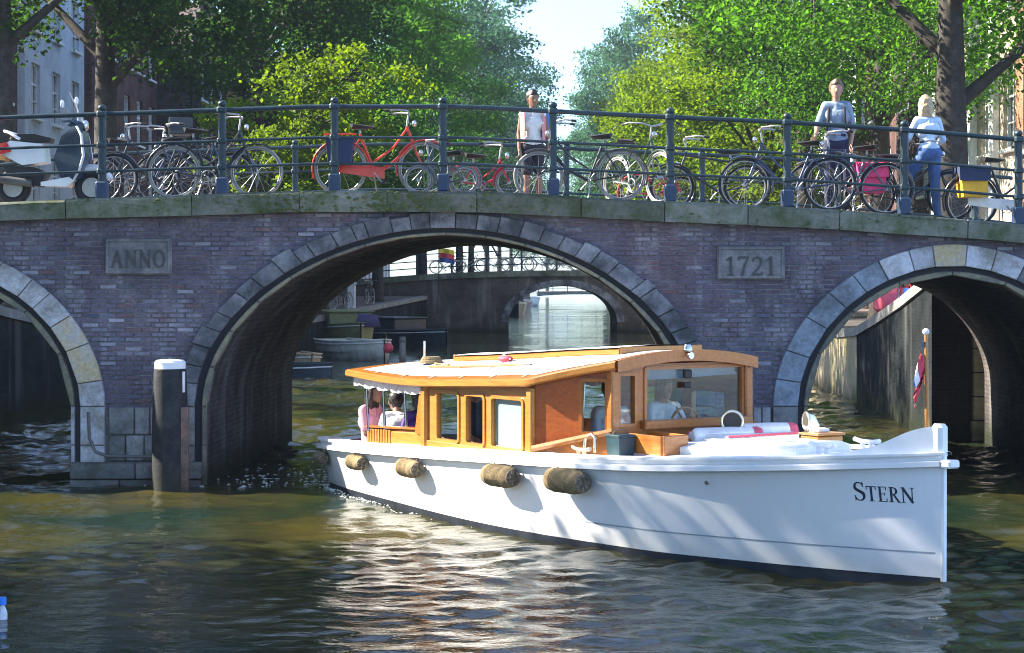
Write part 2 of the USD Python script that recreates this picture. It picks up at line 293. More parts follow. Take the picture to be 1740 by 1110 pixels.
M['varnish_light'] = woodmat('varnished_oak', (0.41, 0.185, 0.036), (0.29, 0.115, 0.019))
M['varnish_deep'] = woodmat('varnished_mahogany', (0.42, 0.11, 0.02), (0.28, 0.062, 0.012))
M['canvas'] = paint('pale_roof_canvas', (0.40, 0.405, 0.41), 0.75, var=0.35, scale=3.0)
M['valance'] = leafmat('white_valance', [(0, (0.75, 0.74, 0.76)), (1, (0.8, 0.78, 0.8))], 0.35, (1, 1, 1))
M['blind'] = paint('pale_window_blind', (0.30, 0.33, 0.34), 0.7, var=0.04)
M['visor'] = leafmat('blue_sun_visor', [(0, (0.50, 0.58, 0.76)), (1, (0.54, 0.62, 0.8))], 0.5, (1, 1, 1))
M['glass'] = glassmat('boat_glass')
M['chrome'] = paint('chrome', (0.75, 0.75, 0.74), 0.15, metal=1.0, var=0.04)
M['brass'] = paint('pale_brass', (0.72, 0.66, 0.50), 0.25, metal=0.9, var=0.05)
M['black'] = paint('black_rubber', (0.015, 0.015, 0.016), 0.6)
M['rope'] = stainmat('rope_fender', (0.27, 0.20, 0.10), (0.17, 0.125, 0.065), 14.0, bump=1.0, fine=60)
M['rope_dark'] = stainmat('rope_fender_end', (0.10, 0.075, 0.06), (0.3, 0.24, 0.15), 26.0, bump=1.0)
M['letter'] = paint('dark_lettering', (0.02, 0.03, 0.045), 0.4)
M['line'] = paint('grey_hull_seam', (0.28, 0.33, 0.38), 0.5)
M['teal'] = paint('dark_teal_plastic', (0.012, 0.04, 0.052), 0.4)
M['red'] = paint('red_cloth', (0.62, 0.06, 0.09), 0.7)
M['cushion'] = paint('white_cushion', (0.76, 0.74, 0.71), 0.8)
M['pinkred'] = paint('pink_red_cloth', (0.65, 0.10, 0.14), 0.8)
M['white'] = paint('white_paint', (0.75, 0.75, 0.75), 0.5)
M['blue'] = paint('blue_cloth', (0.04, 0.10, 0.36), 0.7)
M['bark'] = stainmat('tree_bark', (0.026, 0.022, 0.017), (0.055, 0.048, 0.04), 6.0, bump=1.0, fine=30)
M['cobble'] = farbrick('street_paving', (0.19, 0.155, 0.14), (0.15, 0.125, 0.115), (0.09, 0.085, 0.08), 'yz')
M['quay'] = farbrick('quay_brick_shade_painted', (0.017, 0.021, 0.022), (0.012, 0.015, 0.017), (0.018, 0.02, 0.02), 'yz', streak=0.13)  # near-black tone paints in shade on the right-arch wall; pale streaks are stains
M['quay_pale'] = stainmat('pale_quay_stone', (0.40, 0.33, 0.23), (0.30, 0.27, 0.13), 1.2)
M['quay_coping'] = stainmat('quay_coping', (0.26, 0.25, 0.235), (0.16, 0.16, 0.14), 2.0)
M['far_masonry'] = farbrick('far_bridge_brick', (0.10, 0.082, 0.07), (0.075, 0.066, 0.062), (0.085, 0.08, 0.078), 'xz', streak=0.3)
M['house_brown'] = farbrick('house_brown_brick', (0.115, 0.05, 0.042), (0.085, 0.042, 0.04), (0.13, 0.11, 0.1), 'yz')
M['house_dark'] = farbrick('house_dark_brick', (0.06, 0.045, 0.042), (0.05, 0.04, 0.04), (0.09, 0.08, 0.075), 'yz')
M['house_orange'] = farbrick('house_orange_brick', (0.30, 0.15, 0.08), (0.24, 0.115, 0.065), (0.25, 0.2, 0.16), 'yz')
M['house_pale'] = stainmat('house_pale_render', (0.52, 0.56, 0.60), (0.40, 0.45, 0.50), 0.8)
M['sandstone'] = stainmat('house_sandstone', (0.56, 0.48, 0.38), (0.46, 0.38, 0.29), 0.8)
M['trim'] = paint('white_trim', (0.70, 0.70, 0.68), 0.5)
M['roof'] = paint('roof_tile', (0.10, 0.07, 0.06), 0.7, scale=3)
M['pane'] = usdkit.material(stage, L + 'house_pane', {'p': ('principled_bsdf', {'base_color': (0.03, 0.04, 0.05), 'roughness': 0.05, 'specular_ior_level': 0.8})}, surface='p.BSDF')
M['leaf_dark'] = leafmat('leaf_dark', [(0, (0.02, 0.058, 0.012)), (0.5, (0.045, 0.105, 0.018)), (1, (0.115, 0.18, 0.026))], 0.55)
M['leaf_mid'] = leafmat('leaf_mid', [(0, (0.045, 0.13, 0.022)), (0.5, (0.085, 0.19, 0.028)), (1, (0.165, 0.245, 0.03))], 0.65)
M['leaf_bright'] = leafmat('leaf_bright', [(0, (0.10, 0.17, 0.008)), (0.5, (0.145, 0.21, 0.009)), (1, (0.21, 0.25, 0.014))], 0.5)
M['leaf_cool'] = leafmat('leaf_cool', [(0, (0.045, 0.11, 0.07)), (0.5, (0.07, 0.15, 0.09)), (1, (0.11, 0.19, 0.11))], 0.55, (1.6, 1.7, 1.1))
M['skin'] = usdkit.material(stage, L + 'skin', {'p': ('principled_bsdf', {'base_color': (0.37, 0.195, 0.13), 'roughness': 0.55})}, surface='p.BSDF')
M['skin_tan'] = usdkit.material(stage, L + 'skin_tanned', {'p': ('principled_bsdf', {'base_color': (0.23, 0.115, 0.07), 'roughness': 0.55})}, surface='p.BSDF')
M['hair_dark'] = paint('dark_hair', (0.02, 0.014, 0.012), 0.5, var=0.3, scale=30)
M['hair_brown'] = paint('brown_hair', (0.11, 0.065, 0.035), 0.5, var=0.3, scale=30)
M['hair_blond'] = paint('blond_hair', (0.42, 0.30, 0.17), 0.5, var=0.25, scale=30)
M['eye'] = paint('eye_dark', (0.02, 0.015, 0.012), 0.3)
# ------------------------------------------------------------------ the setting: canal bed, water, streets
rng = np.random.default_rng(7)
solo('canal_bed', grid(np.array([[(x, y, -2.2) for y in (-130, 500)] for x in (-275, 275)], float)), paint('canal_mud', (0.03, 0.03, 0.02), 0.9), kind='structure')

def wave_field():
    r = np.random.default_rng(11); K = []
    for lam, amp, n in ((3.4, 0.008, 5), (1.7, 0.0055, 7), (0.95, 0.0048, 9), (0.52, 0.0033, 12), (0.3, 0.0018, 12)):
        for _ in range(n):
            th = r.normal(math.pi / 2, 0.85); l = lam * r.uniform(0.75, 1.3); K.append((2 * math.pi / l * math.cos(th), 2 * math.pi / l * math.sin(th), amp * r.uniform(0.6, 1.3), r.uniform(0, 6.28)))
    return K
def wave_z(X, Y):
    Z = np.zeros_like(X)
    for kx, ky, a, ph in WAVES: Z += a * np.sin(kx * X + ky * Y + ph + 0.5 * np.sin(0.31 * X + 0.23 * Y + ph))
    g = 0.75 + 0.5 * np.sin(0.35 * X + 0.2 * Y) * np.sin(0.27 * Y - 0.15 * X + 1.0)
    u = np.clip((Y - 21.5) / 8, 0, 1); g = g * (1 + 0.9 * u * u * (3 - 2 * u))
    fade = np.clip((75 - Y) / 45, 0, 1) * np.clip((Y - 5.0) / 2, 0, 1)
    r = np.random.default_rng(5); Lw = 0
    for _ in range(7):
        th = r.normal(math.pi / 2, 0.35); l = r.uniform(8, 17); Lw = Lw + 0.0042 * l * 0.16 * np.sin(2 * math.pi / l * (X * math.cos(th) + Y * math.sin(th)) + r.uniform(0, 6.28))
    far = np.clip((Y - 20) / 30, 0.12, 1) * np.clip((330 - Y) / 60, 0, 1)
    return Z * g * fade + Lw * far
WAVES = wave_field()
pyr = np.concatenate([np.linspace(830, 20, 800), np.linspace(19.5, 5, 40)])
ys = np.concatenate([[-120, -40, -10, 2, 6, 8.5], EYE * FPX / pyr[pyr < 900]])
t = np.concatenate([[-40, -12, -4, -2, -1.4], np.linspace(-1.12, 1.12, 360), [1.4, 2, 4, 12, 40]])
TT, YY = np.meshgrid(t, ys); XX = TT * (0.285 * np.maximum(YY, 9) + 0.3)
XX = np.clip(XX, -90, 90)
WZ = wave_z(XX, YY)
water_mat = usdkit.material(stage, L + 'canal_water', {
    'g': ('geometry', {}), 'mp': ('mapping', {'scale': (1.0, 1.5, 1.0)}), 'n': ('noise_texture', {'scale': 3.6, 'detail': 4.0, 'roughness': 0.62, 'distortion': 0.4}),
    'b': ('bump', {'strength': 0.26, 'distance': 0.06}), 'n2': ('noise_texture', {'scale': 0.35, 'detail': 3.0}),
    'r': ('rgb_ramp', {'ramp': [(0.35, (0.008, 0.017, 0.009)), (0.65, (0.040, 0.034, 0.008))]}),
    'p': ('principled_bsdf', {'roughness': 0.035, 'ior': 1.33, 'specular_ior_level': 0.6})},
    [('g.position', 'mp.vector'), ('mp.vector', 'n.vector'), ('n.fac', 'b.height'), ('g.position', 'n2.vector'), ('n2.fac', 'r.fac'), ('r.color', 'p.base_color'), ('b.normal', 'p.normal')], surface='p.BSDF')
solo('canal_water', grid(np.stack([XX, YY, WZ], -1).transpose(1, 0, 2)), water_mat, kind='structure', smooth=True)

QL_Y = np.array([31.0, 36, 42, 55, 67, 96, 130, 180, 260]); QL_X = np.array([-10.2, -9.8, -9.2, -8.1, -7.0, -4.4, -2.6, -0.6, 2.0]); QL_Z = np.array([2.75, 2.1, 1.5, 1.35, 1.35, 1.9, 1.5, 1.5, 1.5])
QR_Y = np.array([31.0, 34, 37, 40, 43, 55, 70, 96, 130, 180, 260]); QR_X = np.array([6.98, 7.12, 7.26, 7.40, 7.52, 7.9, 8.3, 8.8, 9.6, 11.0, 13.5]); QR_Z = np.array([2.75, 2.32, 1.95, 1.62, 1.5, 1.5, 1.5, 1.9, 1.5, 1.5, 1.5])
def zl(y): return float(np.interp(y, QL_Y, QL_Z))
def zr(y): return float(np.interp(y, QR_Y, QR_Z))
def xl(y): return float(np.interp(y, QL_Y, QL_X))
def xr(y): return float(np.interp(y, QR_Y, QR_X))
P3 = lambda X, Y, Z: np.stack([np.broadcast_to(X, np.shape(Y)), Y, np.broadcast_to(Z, np.shape(Y))], 1)
solo('left_street', ribbon(P3(QL_X - 0.28, QL_Y, QL_Z - 0.004), P3(-60, QL_Y, QL_Z)), M['cobble'], kind='structure')
solo('right_street', ribbon(P3(60, QR_Y, QR_Z), P3(QR_X + 0.28, QR_Y, QR_Z - 0.004)), M['cobble'], kind='structure')
def quay(name, label, X, Y, Z, side, mat, y0, y1):
    yy = np.unique(np.concatenate([[y0, y1], Y[(Y > y0) & (Y < y1)]])); xx = np.interp(yy, Y, X); zz = np.interp(yy, Y, Z)
    w = thing(name, label, 'quay wall', (xx[0], yy[0], 0))
    a, b = P3(xx, yy, zz - 0.16), P3(xx, yy, -1.8)
    part('wall_face', ribbon(b, a) if side > 0 else ribbon(a, b), mat, w, world=True)
    for i in range(len(yy) - 1):                     # coping stones along the edge
        n = max(1, int((yy[i + 1] - yy[i]) / (1.3 if yy[i] < 60 else 3.0)))
        for k in range(n):
            f0, f1 = (k + 0.005) / n, (k + 0.995) / n
            q = [np.array([xx[i] + (xx[i + 1] - xx[i]) * f, yy[i] + (yy[i + 1] - yy[i]) * f, zz[i] + (zz[i + 1] - zz[i]) * f]) for f in (f0, f1)]
            pts = [p + np.array([dx * side, 0, dz]) for p in q for dx in (-0.05, 0.3) for dz in (-0.17, 0.015)]
            part('coping_stone', hullpts(np.array(pts)), M['quay_coping'], w, world=True)
    return w
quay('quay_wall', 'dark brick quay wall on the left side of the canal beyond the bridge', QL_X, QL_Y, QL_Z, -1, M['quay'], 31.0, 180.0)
quay('quay_wall', 'water-stained brick quay wall with shade painted dark, seen through the right arch', QR_X, QR_Y, QR_Z, 1, M['quay'], 31.0, 40.05)
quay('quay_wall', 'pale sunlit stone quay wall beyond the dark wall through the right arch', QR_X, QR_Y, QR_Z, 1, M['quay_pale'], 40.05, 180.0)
# near banks either side of the bridge, outside the picture: they carry the trees that shade the water
ab = thing('abutment_wall', 'dark brown abutment wall with a pale stone strip at the foot of the ramp in the right arch', 'wall', (7.0, 31.15, 0))
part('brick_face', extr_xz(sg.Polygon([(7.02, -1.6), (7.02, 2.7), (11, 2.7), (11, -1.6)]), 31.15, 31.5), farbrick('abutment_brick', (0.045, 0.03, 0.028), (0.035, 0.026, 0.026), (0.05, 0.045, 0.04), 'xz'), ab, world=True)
z = -0.5
while z < 2.6:
    part('pale_stone', cbox((7.83, 31.09, z + 0.2), (0.30 if int(z * 10) % 2 else 0.36, 0.14, 0.385), 0.015), M['quay_pale'], ab, world=True); z += 0.4
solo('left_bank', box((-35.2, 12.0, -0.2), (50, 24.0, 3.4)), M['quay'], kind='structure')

# ------------------------------------------------------------------ the old bridge
BY0, BY1, SK = 24.0, 30.8, 0.043
def X24(px): return (px - 870) / 132.0
def Z24(py): return EYE + (480 - py) / 132.0
TOPX = np.array([-900, -300, 0, 200, 400, 567, 752, 940, 1140, 1340, 1540, 1740, 1950, 2400]); TOPY = np.array([470, 372, 344, 337, 330, 325, 325, 333, 343, 352, 365, 382, 402, 480])
BOTY = TOPY + np.array([34, 34, 34, 35, 37, 37, 37, 36, 37, 36, 35, 34, 34, 34])
_top = PCH(X24(TOPX), Z24(TOPY)); _bot = PCH(X24(TOPX), Z24(BOTY))
def ztop(x): return float(_top(x))
def zbot(x): return float(_bot(x))
class Arch:
    def __init__(s, cx, inner, groove, outer, n=1.9, spring=690, nv=21, kind='c'):
        s.cx = X24(cx); s.z0 = Z24(spring); s.n = n; s.nv = nv; s.kind = kind
        s.inner, s.groove, s.outer = [(a / 132, b / 132) for a, b in (inner, groove, outer)]
        s.rim = tuple(0.56 * i + 0.44 * g for i, g in zip(s.inner, s.groove))
    def pt(s, ab, th):
        """th 0 = right springing, pi = left; below 0 or above pi runs down the jamb"""
        a, b = ab; e = 2 / s.n
        if th < 0: return (s.cx + a, s.z0 + th)
        if th > math.pi: return (s.cx - a, s.z0 - (th - math.pi))
        c, d = math.cos(th), math.sin(th)
        return (s.cx + math.copysign(abs(c) ** e, c) * a, s.z0 + abs(d) ** e * b)
    def poly(s, ab, low=-1.6):
        pts = [s.pt(ab, x) for x in np.linspace(0, math.pi, 81)]
        return sg.Polygon([(s.cx + ab[0], low)] + pts + [(s.cx - ab[0], low)])
ARCHES = [Arch(757, (405, 290), (425, 302), (457, 329), nv=33), Arch(1617, (245, 222), (262, 238), (305, 275), nv=17, kind='r'), Arch(-124, (245, 222), (262, 238), (304, 275), nv=17, kind='l')]
xs = np.linspace(-13.5, 11.5, 120)
outline = sg.Polygon([(x, zbot(x) + 0.05) for x in xs] + [(11.5, -1.6), (-13.5, -1.6)])
body = outline
for a in ARCHES: body = body.difference(a.poly(a.inner))
bridge = thing('canal_bridge', 'old brick bridge with three stone-ringed arches and carved date stones', 'bridge', (-0.83, 24.0, 0))
mb = extr_xz(body, BY0, BY1)
v = mb.vertices.copy(); v[:, 0] += SK * (v[:, 1] - BY0); mb.vertices = v
fc = np.abs(mb.face_normals[:, 1]) > 0.9
part('front_masonry', mb.submesh([np.where(fc)[0]], append=True), M['mortar'], bridge, world=True)
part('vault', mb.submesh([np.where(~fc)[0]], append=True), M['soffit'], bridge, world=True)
deckx = np.linspace(-13.5, 11.5, 60); dz = np.array([ztop(x) - 0.03 for x in deckx])
part('roadway', ribbon(np.stack([deckx + SK * 6.8, 0 * deckx + BY1 + 0.1, dz], 1), np.stack([deckx, 0 * deckx + BY0 + 0.2, dz], 1)), M['cobble'], bridge, world=True)
part('parapet_edge', ribbon(np.stack([deckx + SK * 6.8, 0 * deckx + BY1 + 0.1, dz - 0.4], 1), np.stack([deckx + SK * 6.8, 0 * deckx + BY1 + 0.1, dz], 1)), M['coping'], bridge, world=True)
def quadprism(p, y0, y1, shrink=0.004, bev=0.008):
    """a stone block: polygon in (x, z) with chamfered front edges"""
    g = sg.Polygon(p).buffer(-shrink, join_style=2)
    if g.is_empty: return None
    c = np.asarray(g.exterior.coords)[:-1]; f = np.asarray(g.buffer(-bev, join_style=2).exterior.coords)[:-1]
    pts = [(x, y0, z) for x, z in f] + [(x, y0 + bev, z) for x, z in c] + [(x, y1, z) for x, z in c]
    return hullpts(np.array(pts))
for A in ARCHES:
    ths = np.linspace(0, math.pi, 400); cv = np.array([A.pt(A.outer, q) for q in ths]); sl = np.concatenate([[0], np.cumsum(np.linalg.norm(np.diff(cv, axis=0), axis=1))]); cuts = np.interp(np.linspace(0, sl[-1], A.nv + 1) + np.concatenate([[0], rng.uniform(-0.07, 0.07, A.nv - 1), [0]]), sl, ths)
    for ring, (i0, i1), y0, n_sub in (('arch_stone', (A.groove, A.outer), 23.925, 1), ('rim_stone', (A.inner, A.rim), 23.955, 1)):
        cc = cuts if ring == 'arch_stone' else np.interp(np.linspace(0, sl[-1], A.nv // 2 + 1), sl, ths)
        for k in range(len(cc) - 1):
            q = np.linspace(cc[k], cc[k + 1], 4)
            jo = rng.normal(0, 0.022) if ring == 'arch_stone' and A.kind == 'c' else 0.0
            o1 = (i1[0] + jo, i1[1] + jo)
            p = [A.pt(o1, x) for x in q] + [A.pt(i0, x) for x in q[::-1]]
            mid = 0.5 * (cc[k] + cc[k + 1])
            mat = M['rim'] if ring == 'rim_stone' else M['voussoir']
            if ring == 'arch_stone':
                u = rng.random()
                if A.kind == 'l': mat = M['voussoir_tan'] if 0.18 < mid < 0.62 else M['voussoir_pale']
                elif A.kind == 'r': mat = M['voussoir_tan'] if 1.45 < mid < 1.75 else (M['voussoir_pale'] if 1.75 <= mid < 2.0 or 1.2 < mid < 1.4 else (M['voussoir_dark'] if mid < 1.45 else M['voussoir_sky_tint']))
                elif 1.1 < mid < 2.0: mat = M['voussoir_dark'] if u < 0.65 else M['voussoir']
                elif u < 0.28: mat = M['voussoir_dark']
            b = quadprism(p, y0 - rng.uniform(0, 0.018), 24.12)
            if b is not None: part(ring, b, mat, bridge, world=True)
        for side in (-1, 1):                                   # jamb stones down to the water
            e0, e1 = i0[0], i1[0]; z = A.z0
            for h in (0.5, 0.62, 0.5):
                p = [(A.cx + side * e0, z), (A.cx + side * e1, z), (A.cx + side * e1, z - h), (A.cx + side * e0, z - h)]
                part(ring, quadprism(p, y0, 24.12), (M['voussoir_pale'] if A.kind == 'l' else M['plinth']) if ring == 'arch_stone' else M['rim'] if A.kind != 'l' else M['voussoir_pale'], bridge, world=True); z -= h
    gp = A.poly(A.groove, -0.6).difference(A.poly(A.rim, -0.6))
    part('arch_groove', extr_xz(gp, 23.99, 24.05), M['groove'], bridge, world=True)
# bricks of the spandrels
H, W = 0.0615, 0.222
holes = shapely.union_all([a.poly(tuple(x - 0.03 for x in a.outer)) for a in ARCHES] + [sg.box(X24(180), Z24(467), X24(293), Z24(405)), sg.box(X24(1218), Z24(475), X24(1333), Z24(418))])
shapely.prepare(holes)
single, rest = [], []
row = 0; z = 0.98
while z < 3.7:
    x = -6.75 + (W / 2 if row % 2 else 0)
    while x < 6.8:
        l = W - 0.012
        if z + H < min(zbot(x), zbot(x + l)) + 0.06 and not holes.contains(sg.box(x, z, x + l, z + H)):
            cxb = x + l / 2; big = not holes.intersects(sg.box(x, z, x + l, z + H))
            pr = rng.uniform(0.006, 0.016); j = rng.normal(0, 0.0022, 4)
            f = 0.004
            b = hullpts(np.array([(x + f + j[0], 24 - pr, z + f), (x + l - f + j[1], 24 - pr + j[3] * .5, z + f), (x + l - f, 24 - pr + j[3], z + H - 0.012 - f), (x + f, 24 - pr, z + H - 0.012 - f),
                                  (x, 24.03, z), (x + l, 24.03, z), (x + l, 24.03, z + H - 0.012), (x, 24.03, z + H - 0.012)]))
            (single if big and rng.random() < 0.32 and len(single) < 300 else rest).append(b)
        x += W
    z += H; row += 1
for b in single: part('brick', b, M['brick'], bridge, world=True)
part('brickwork', rest, M['brick'], bridge, world=True, kind='stuff')
# coping stones
x = -8.2
while x < 8.2:
    l = rng.uniform(0.95, 1.65); n = 4
    xa = np.linspace(x + 0.006, x + l - 0.006, n); pr = rng.uniform(-0.012, 0.012); dzs = rng.uniform(-0.012, 0.008)
    pts = []
    for q in xa:
        for yy, zz in ((23.80 + pr, -0.03), (23.83 + pr, 0.0), (24.32, 0.0)): pts.append((q, yy, ztop(q) + zz + dzs))
        for yy, zz in ((23.82 + pr, 0.012), (24.32, 0.012)): pts.append((q, yy, zbot(q) + zz))
    m = _tm(hullpts(np.array(pts))).subdivide().subdivide()
    nn = meshkit.fbm(m.vertices * 5.0, 4, 3) - 0.5; m.vertices = m.vertices + np.stack([0 * nn, 0.03 * nn, 0.022 * nn], 1)
    part('coping_stone', m, M['coping'], bridge, world=True); x += l
# moss tufts on the coping near the crown
mo = []
for _ in range(420):
    q = rng.choice([rng.normal(-1.0, 0.45), rng.normal(-1.5, 0.25), rng.uniform(-6.3, 6.3), rng.normal(-2.8, 0.3)]); s = rng.uniform(0.006, 0.022)
    mo.append(ball((q, 23.80 + rng.uniform(-0.005, 0.03), zbot(q) + rng.uniform(0.02, 0.27)), s, (1.5, 0.6, 0.8), 1))
part('moss', mo, stainmat('moss', (0.06, 0.09, 0.02), (0.10, 0.12, 0.04), 9.0), bridge, world=True, kind='stuff')
# plinths of the piers
for x0, x1, dark in ((123, 345, 0), (1190, 1372, 1)):
    z = 1.0
    for h, cutsx in ((0.36, (0.0, 0.45, 0.72, 1.0)), (0.34, (0.0, 0.3, 0.62, 1.0)), (0.22, (0.0, 0.5, 1.0)), (0.5, (0.0, 0.38, 1.0))):
        low = z < 0.31; a0, a1 = (X24(x0), X24(x1)) if low else (X24(x0 + 62), X24(x1 - 62))
        for k in range(len(cutsx) - 1):
            c0, c1 = a0 + (a1 - a0) * cutsx[k], a0 + (a1 - a0) * cutsx[k + 1]
            part('plinth_stone', cbox(((c0 + c1) / 2, 24.0 - (0.05 if low else 0.0), z - h / 2), (c1 - c0 - 0.012, 0.26 if low else 0.10, h - 0.012), 0.012), M['plinth'], bridge, world=True)
        z -= h
pip = [at(150, 700, 23.83), at(152, 745, 23.83), at(162, 768, 23.82), at(182, 775, 23.80), at(220, 776, 23.80), at(262, 776, 23.80)]
part('iron_pipe', tube(pip, 0.022, 8), M['iron'], bridge, world=True, smooth=True)

# ---- serif lettering: strokes with swelling widths
def stroke(pts, w):
    pts = np.asarray(pts, float); w = np.full(len(pts), w) if np.ndim(w) == 0 else np.asarray(w)
    c = [sg.Point(*p).buffer(r / 2, 6) for p, r in zip(pts, w)]
    return shapely.union_all([shapely.union_all([c[i], c[i + 1]]).convex_hull for i in range(len(c) - 1)])
R = lambda x0, y0, x1, y1: sg.box(x0, y0, x1, y1)
def serif(x, y, w=0.3): return R(x - w / 2, y - 0.022, x + w / 2, y + 0.022)
def arc(cx, cy, rx, ry, a0, a1, n=22): q = np.radians(np.linspace(a0, a1, n)); return np.stack([cx + rx * np.cos(q), cy + ry * np.sin(q)], 1)
def glyph(ch):
    U = shapely.union_all; S = 0.13
    if ch == 'S':
        p = np.vstack([arc(0.29, 0.745, 0.215, 0.225, 25, 215, 16), arc(0.29, 0.255, 0.235, 0.235, 45, -155, 18)])
        w = np.interp(np.linspace(0, 1, len(p)), [0, 0.15, 0.35, 0.5, 0.65, 0.85, 1], [0.05, 0.05, 0.11, 0.16, 0.11, 0.055, 0.05])
        return U([stroke(p, w), R(0.47, 0.74, 0.515, 0.99), R(0.04, 0.01, 0.085, 0.28)]), 0.58
    if ch == 'T': return U([R(0.27, 0, 0.27 + S, 1), R(0.02, 0.94, 0.65, 1), R(0.02, 0.77, 0.06, 1), R(0.61, 0.77, 0.65, 1), serif(0.335, 0.022)]), 0.67
    if ch == 'E': return U([R(0.10, 0, 0.10 + S, 1), R(0.03, 0.95, 0.56, 1), R(0.03, 0, 0.60, 0.05), R(0.2, 0.49, 0.44, 0.54), R(0.52, 0.78, 0.56, 1), R(0.56, 0, 0.6, 0.24), R(0.42, 0.42, 0.455, 0.61)]), 0.64
    if ch == 'R':
        bowl = sg.Point(0, 0).buffer(1, 24); o = shapely.affinity.translate(shapely.affinity.scale(bowl, 0.29, 0.26, origin=(0, 0)), 0.27, 0.73).intersection(R(0.2, 0.4, 1, 1))
        i = shapely.affinity.translate(shapely.affinity.scale(bowl, 0.16, 0.205, origin=(0, 0)), 0.27, 0.73)
        return U([R(0.10, 0, 0.10 + S, 1), o.difference(i), R(0.03, 0.95, 0.3, 1), R(0.2, 0.47, 0.3, 0.515), stroke([(0.32, 0.5), (0.62, 0.03)], [0.1, 0.12]), serif(0.165, 0.022), serif(0.64, 0.022, 0.18)]), 0.72
    if ch == 'N': return U([R(0.10, 0, 0.155, 1), R(0.66, 0, 0.715, 1), stroke([(0.13, 0.95), (0.69, 0.05)], [0.15, 0.15]), serif(0.127, 0.022, 0.24), serif(0.1, 0.978, 0.2), serif(0.69, 0.978, 0.24)]), 0.82
    if ch == 'A': return U([stroke([(0.10, 0.02), (0.40, 0.97)], 0.06), stroke([(0.40, 0.93), (0.70, 0.03)], 0.14), R(0.2, 0.33, 0.58, 0.39), serif(0.1, 0.022, 0.24), serif(0.7, 0.022, 0.28)]), 0.82
    if ch == 'O':
        c = sg.Point(0, 0).buffer(1, 32); f = lambda rx, ry: shapely.affinity.translate(shapely.affinity.scale(c, rx, ry, origin=(0, 0)), 0.42, 0.5)
        return f(0.39, 0.5).difference(f(0.255, 0.45)), 0.86
    if ch == '1': return U([R(0.20, 0, 0.20 + S, 1), stroke([(0.24, 0.95), (0.06, 0.8)], [0.1, 0.06]), serif(0.265, 0.022, 0.36)]), 0.5
    if ch == '7': return U([R(0.03, 0.9, 0.58, 1), R(0.03, 0.78, 0.07, 1), stroke([(0.55, 0.94), (0.38, 0.55), (0.26, 0.02)], [0.06, 0.1, 0.14])]), 0.62
    if ch == '2':
        p = np.vstack([arc(0.28, 0.72, 0.21, 0.25, 165, -20, 16), [(0.4, 0.45), (0.2, 0.22), (0.05, 0.06)]])
        return U([stroke(p, np.interp(np.linspace(0, 1, len(p)), [0, 0.3, 0.7, 1], [0.08, 0.06, 0.14, 0.06])), R(0.03, 0, 0.56, 0.1), R(0.52, 0, 0.56, 0.22)]), 0.64
def word(text, h, small=1.0, gap=0.08):
    x, out = 0.0, []
    for i, ch in enumerate(text):
        g, w = glyph(ch); k = h * (1 if i == 0 else small)
        out.append(shapely.affinity.translate(shapely.affinity.scale(g, k, k, origin=(0, 0)), x, 0)); x += (w + gap) * k
    return out, x
for txt, px0, px1, py0, py1, q in (('ANNO', 180, 293, 467, 405, (190, 286, 455, 425)), ('1721', 1218, 1333, 475, 418, (1232, 1320, 468, 436))):
    pl = part('date_stone', cbox(((X24(px0) + X24(px1)) / 2, 23.985, (Z24(py0) + Z24(py1)) / 2), (X24(px1) - X24(px0), 0.09, Z24(py1) - Z24(py0)), 0.012), M['plaque'], bridge, world=True, label=f'carved stone reading {txt}')
    fr = sg.box(X24(px0) + .02, Z24(py0) + .02, X24(px1) - .02, Z24(py1) - .02)
    part('border', extr_xz(fr.difference(fr.buffer(-0.022, join_style=2)), 23.925, 23.945), M['plaque'], pl, world=True)
    gl, w = word(txt, Z24(q[3]) - Z24(q[2]), gap=0.1)
    sx = (X24(q[1]) - X24(q[0])) / w
    for g in gl:
        g = shapely.affinity.translate(shapely.affinity.scale(g, sx, 1, origin=(0, 0)), X24(q[0]), Z24(q[2]))
        part('letter', extr_xz(g, 23.926, 23.945), M['carved'], pl, world=True)

# ---- railings
def railing(Yc, label, xposts, shear=0.0, big=True):
    r = thing('bridge_railing', label, 'railing', (xposts[len(xposts) // 2], Yc, ztop(xposts[len(xposts) // 2])))
    xr0, xr1 = xposts[0] - 0.6, xposts[-1] + 0.6; xx = np.linspace(xr0, xr1, 40)
    for h, rad in ((1.10, 0.031), (0.70, 0.019), (0.36, 0.019)):
        part('rail', tube([(x, Yc, ztop(x - shear) + h) for x in xx], rad, 8), M['rail'], r, world=True, smooth=True)
    for x in xposts:
        zb = ztop(x - shear)
        p = part('post', [cbox((x, Yc, zb + 0.6), (0.095, 0.095, 1.1), 0.02), cbox((x, Yc, zb + 1.1), (0.135, 0.135, 0.09), 0.025), ball((x, Yc, zb + 1.18), 0.055, (1, 1, 0.8)), cbox((x, Yc, zb + 0.70), (0.125, 0.125, 0.08), 0.02), cbox((x, Yc, zb + 0.36), (0.125, 0.125, 0.08), 0.02)], M['rail'], r, world=True, smooth=30)
        part('post_foot', cbox((x, Yc, zb + 0.115), (0.155, 0.155, 0.23), 0.02), M['rail_base'], p, world=True)
    return r
railing(24.12, 'dark green iron railing along the near edge of the bridge', [X24(p) for p in (-235, -35, 170, 375, 567, 752, 940, 1140, 1340, 1540, 1735, 1935)])
railing(30.72, 'dark iron railing along the far edge of the bridge behind the bicycles', [X24(p) + 0.29 for p in (-235, 60, 360, 655, 950, 1245, 1540, 1840)], shear=0.29)

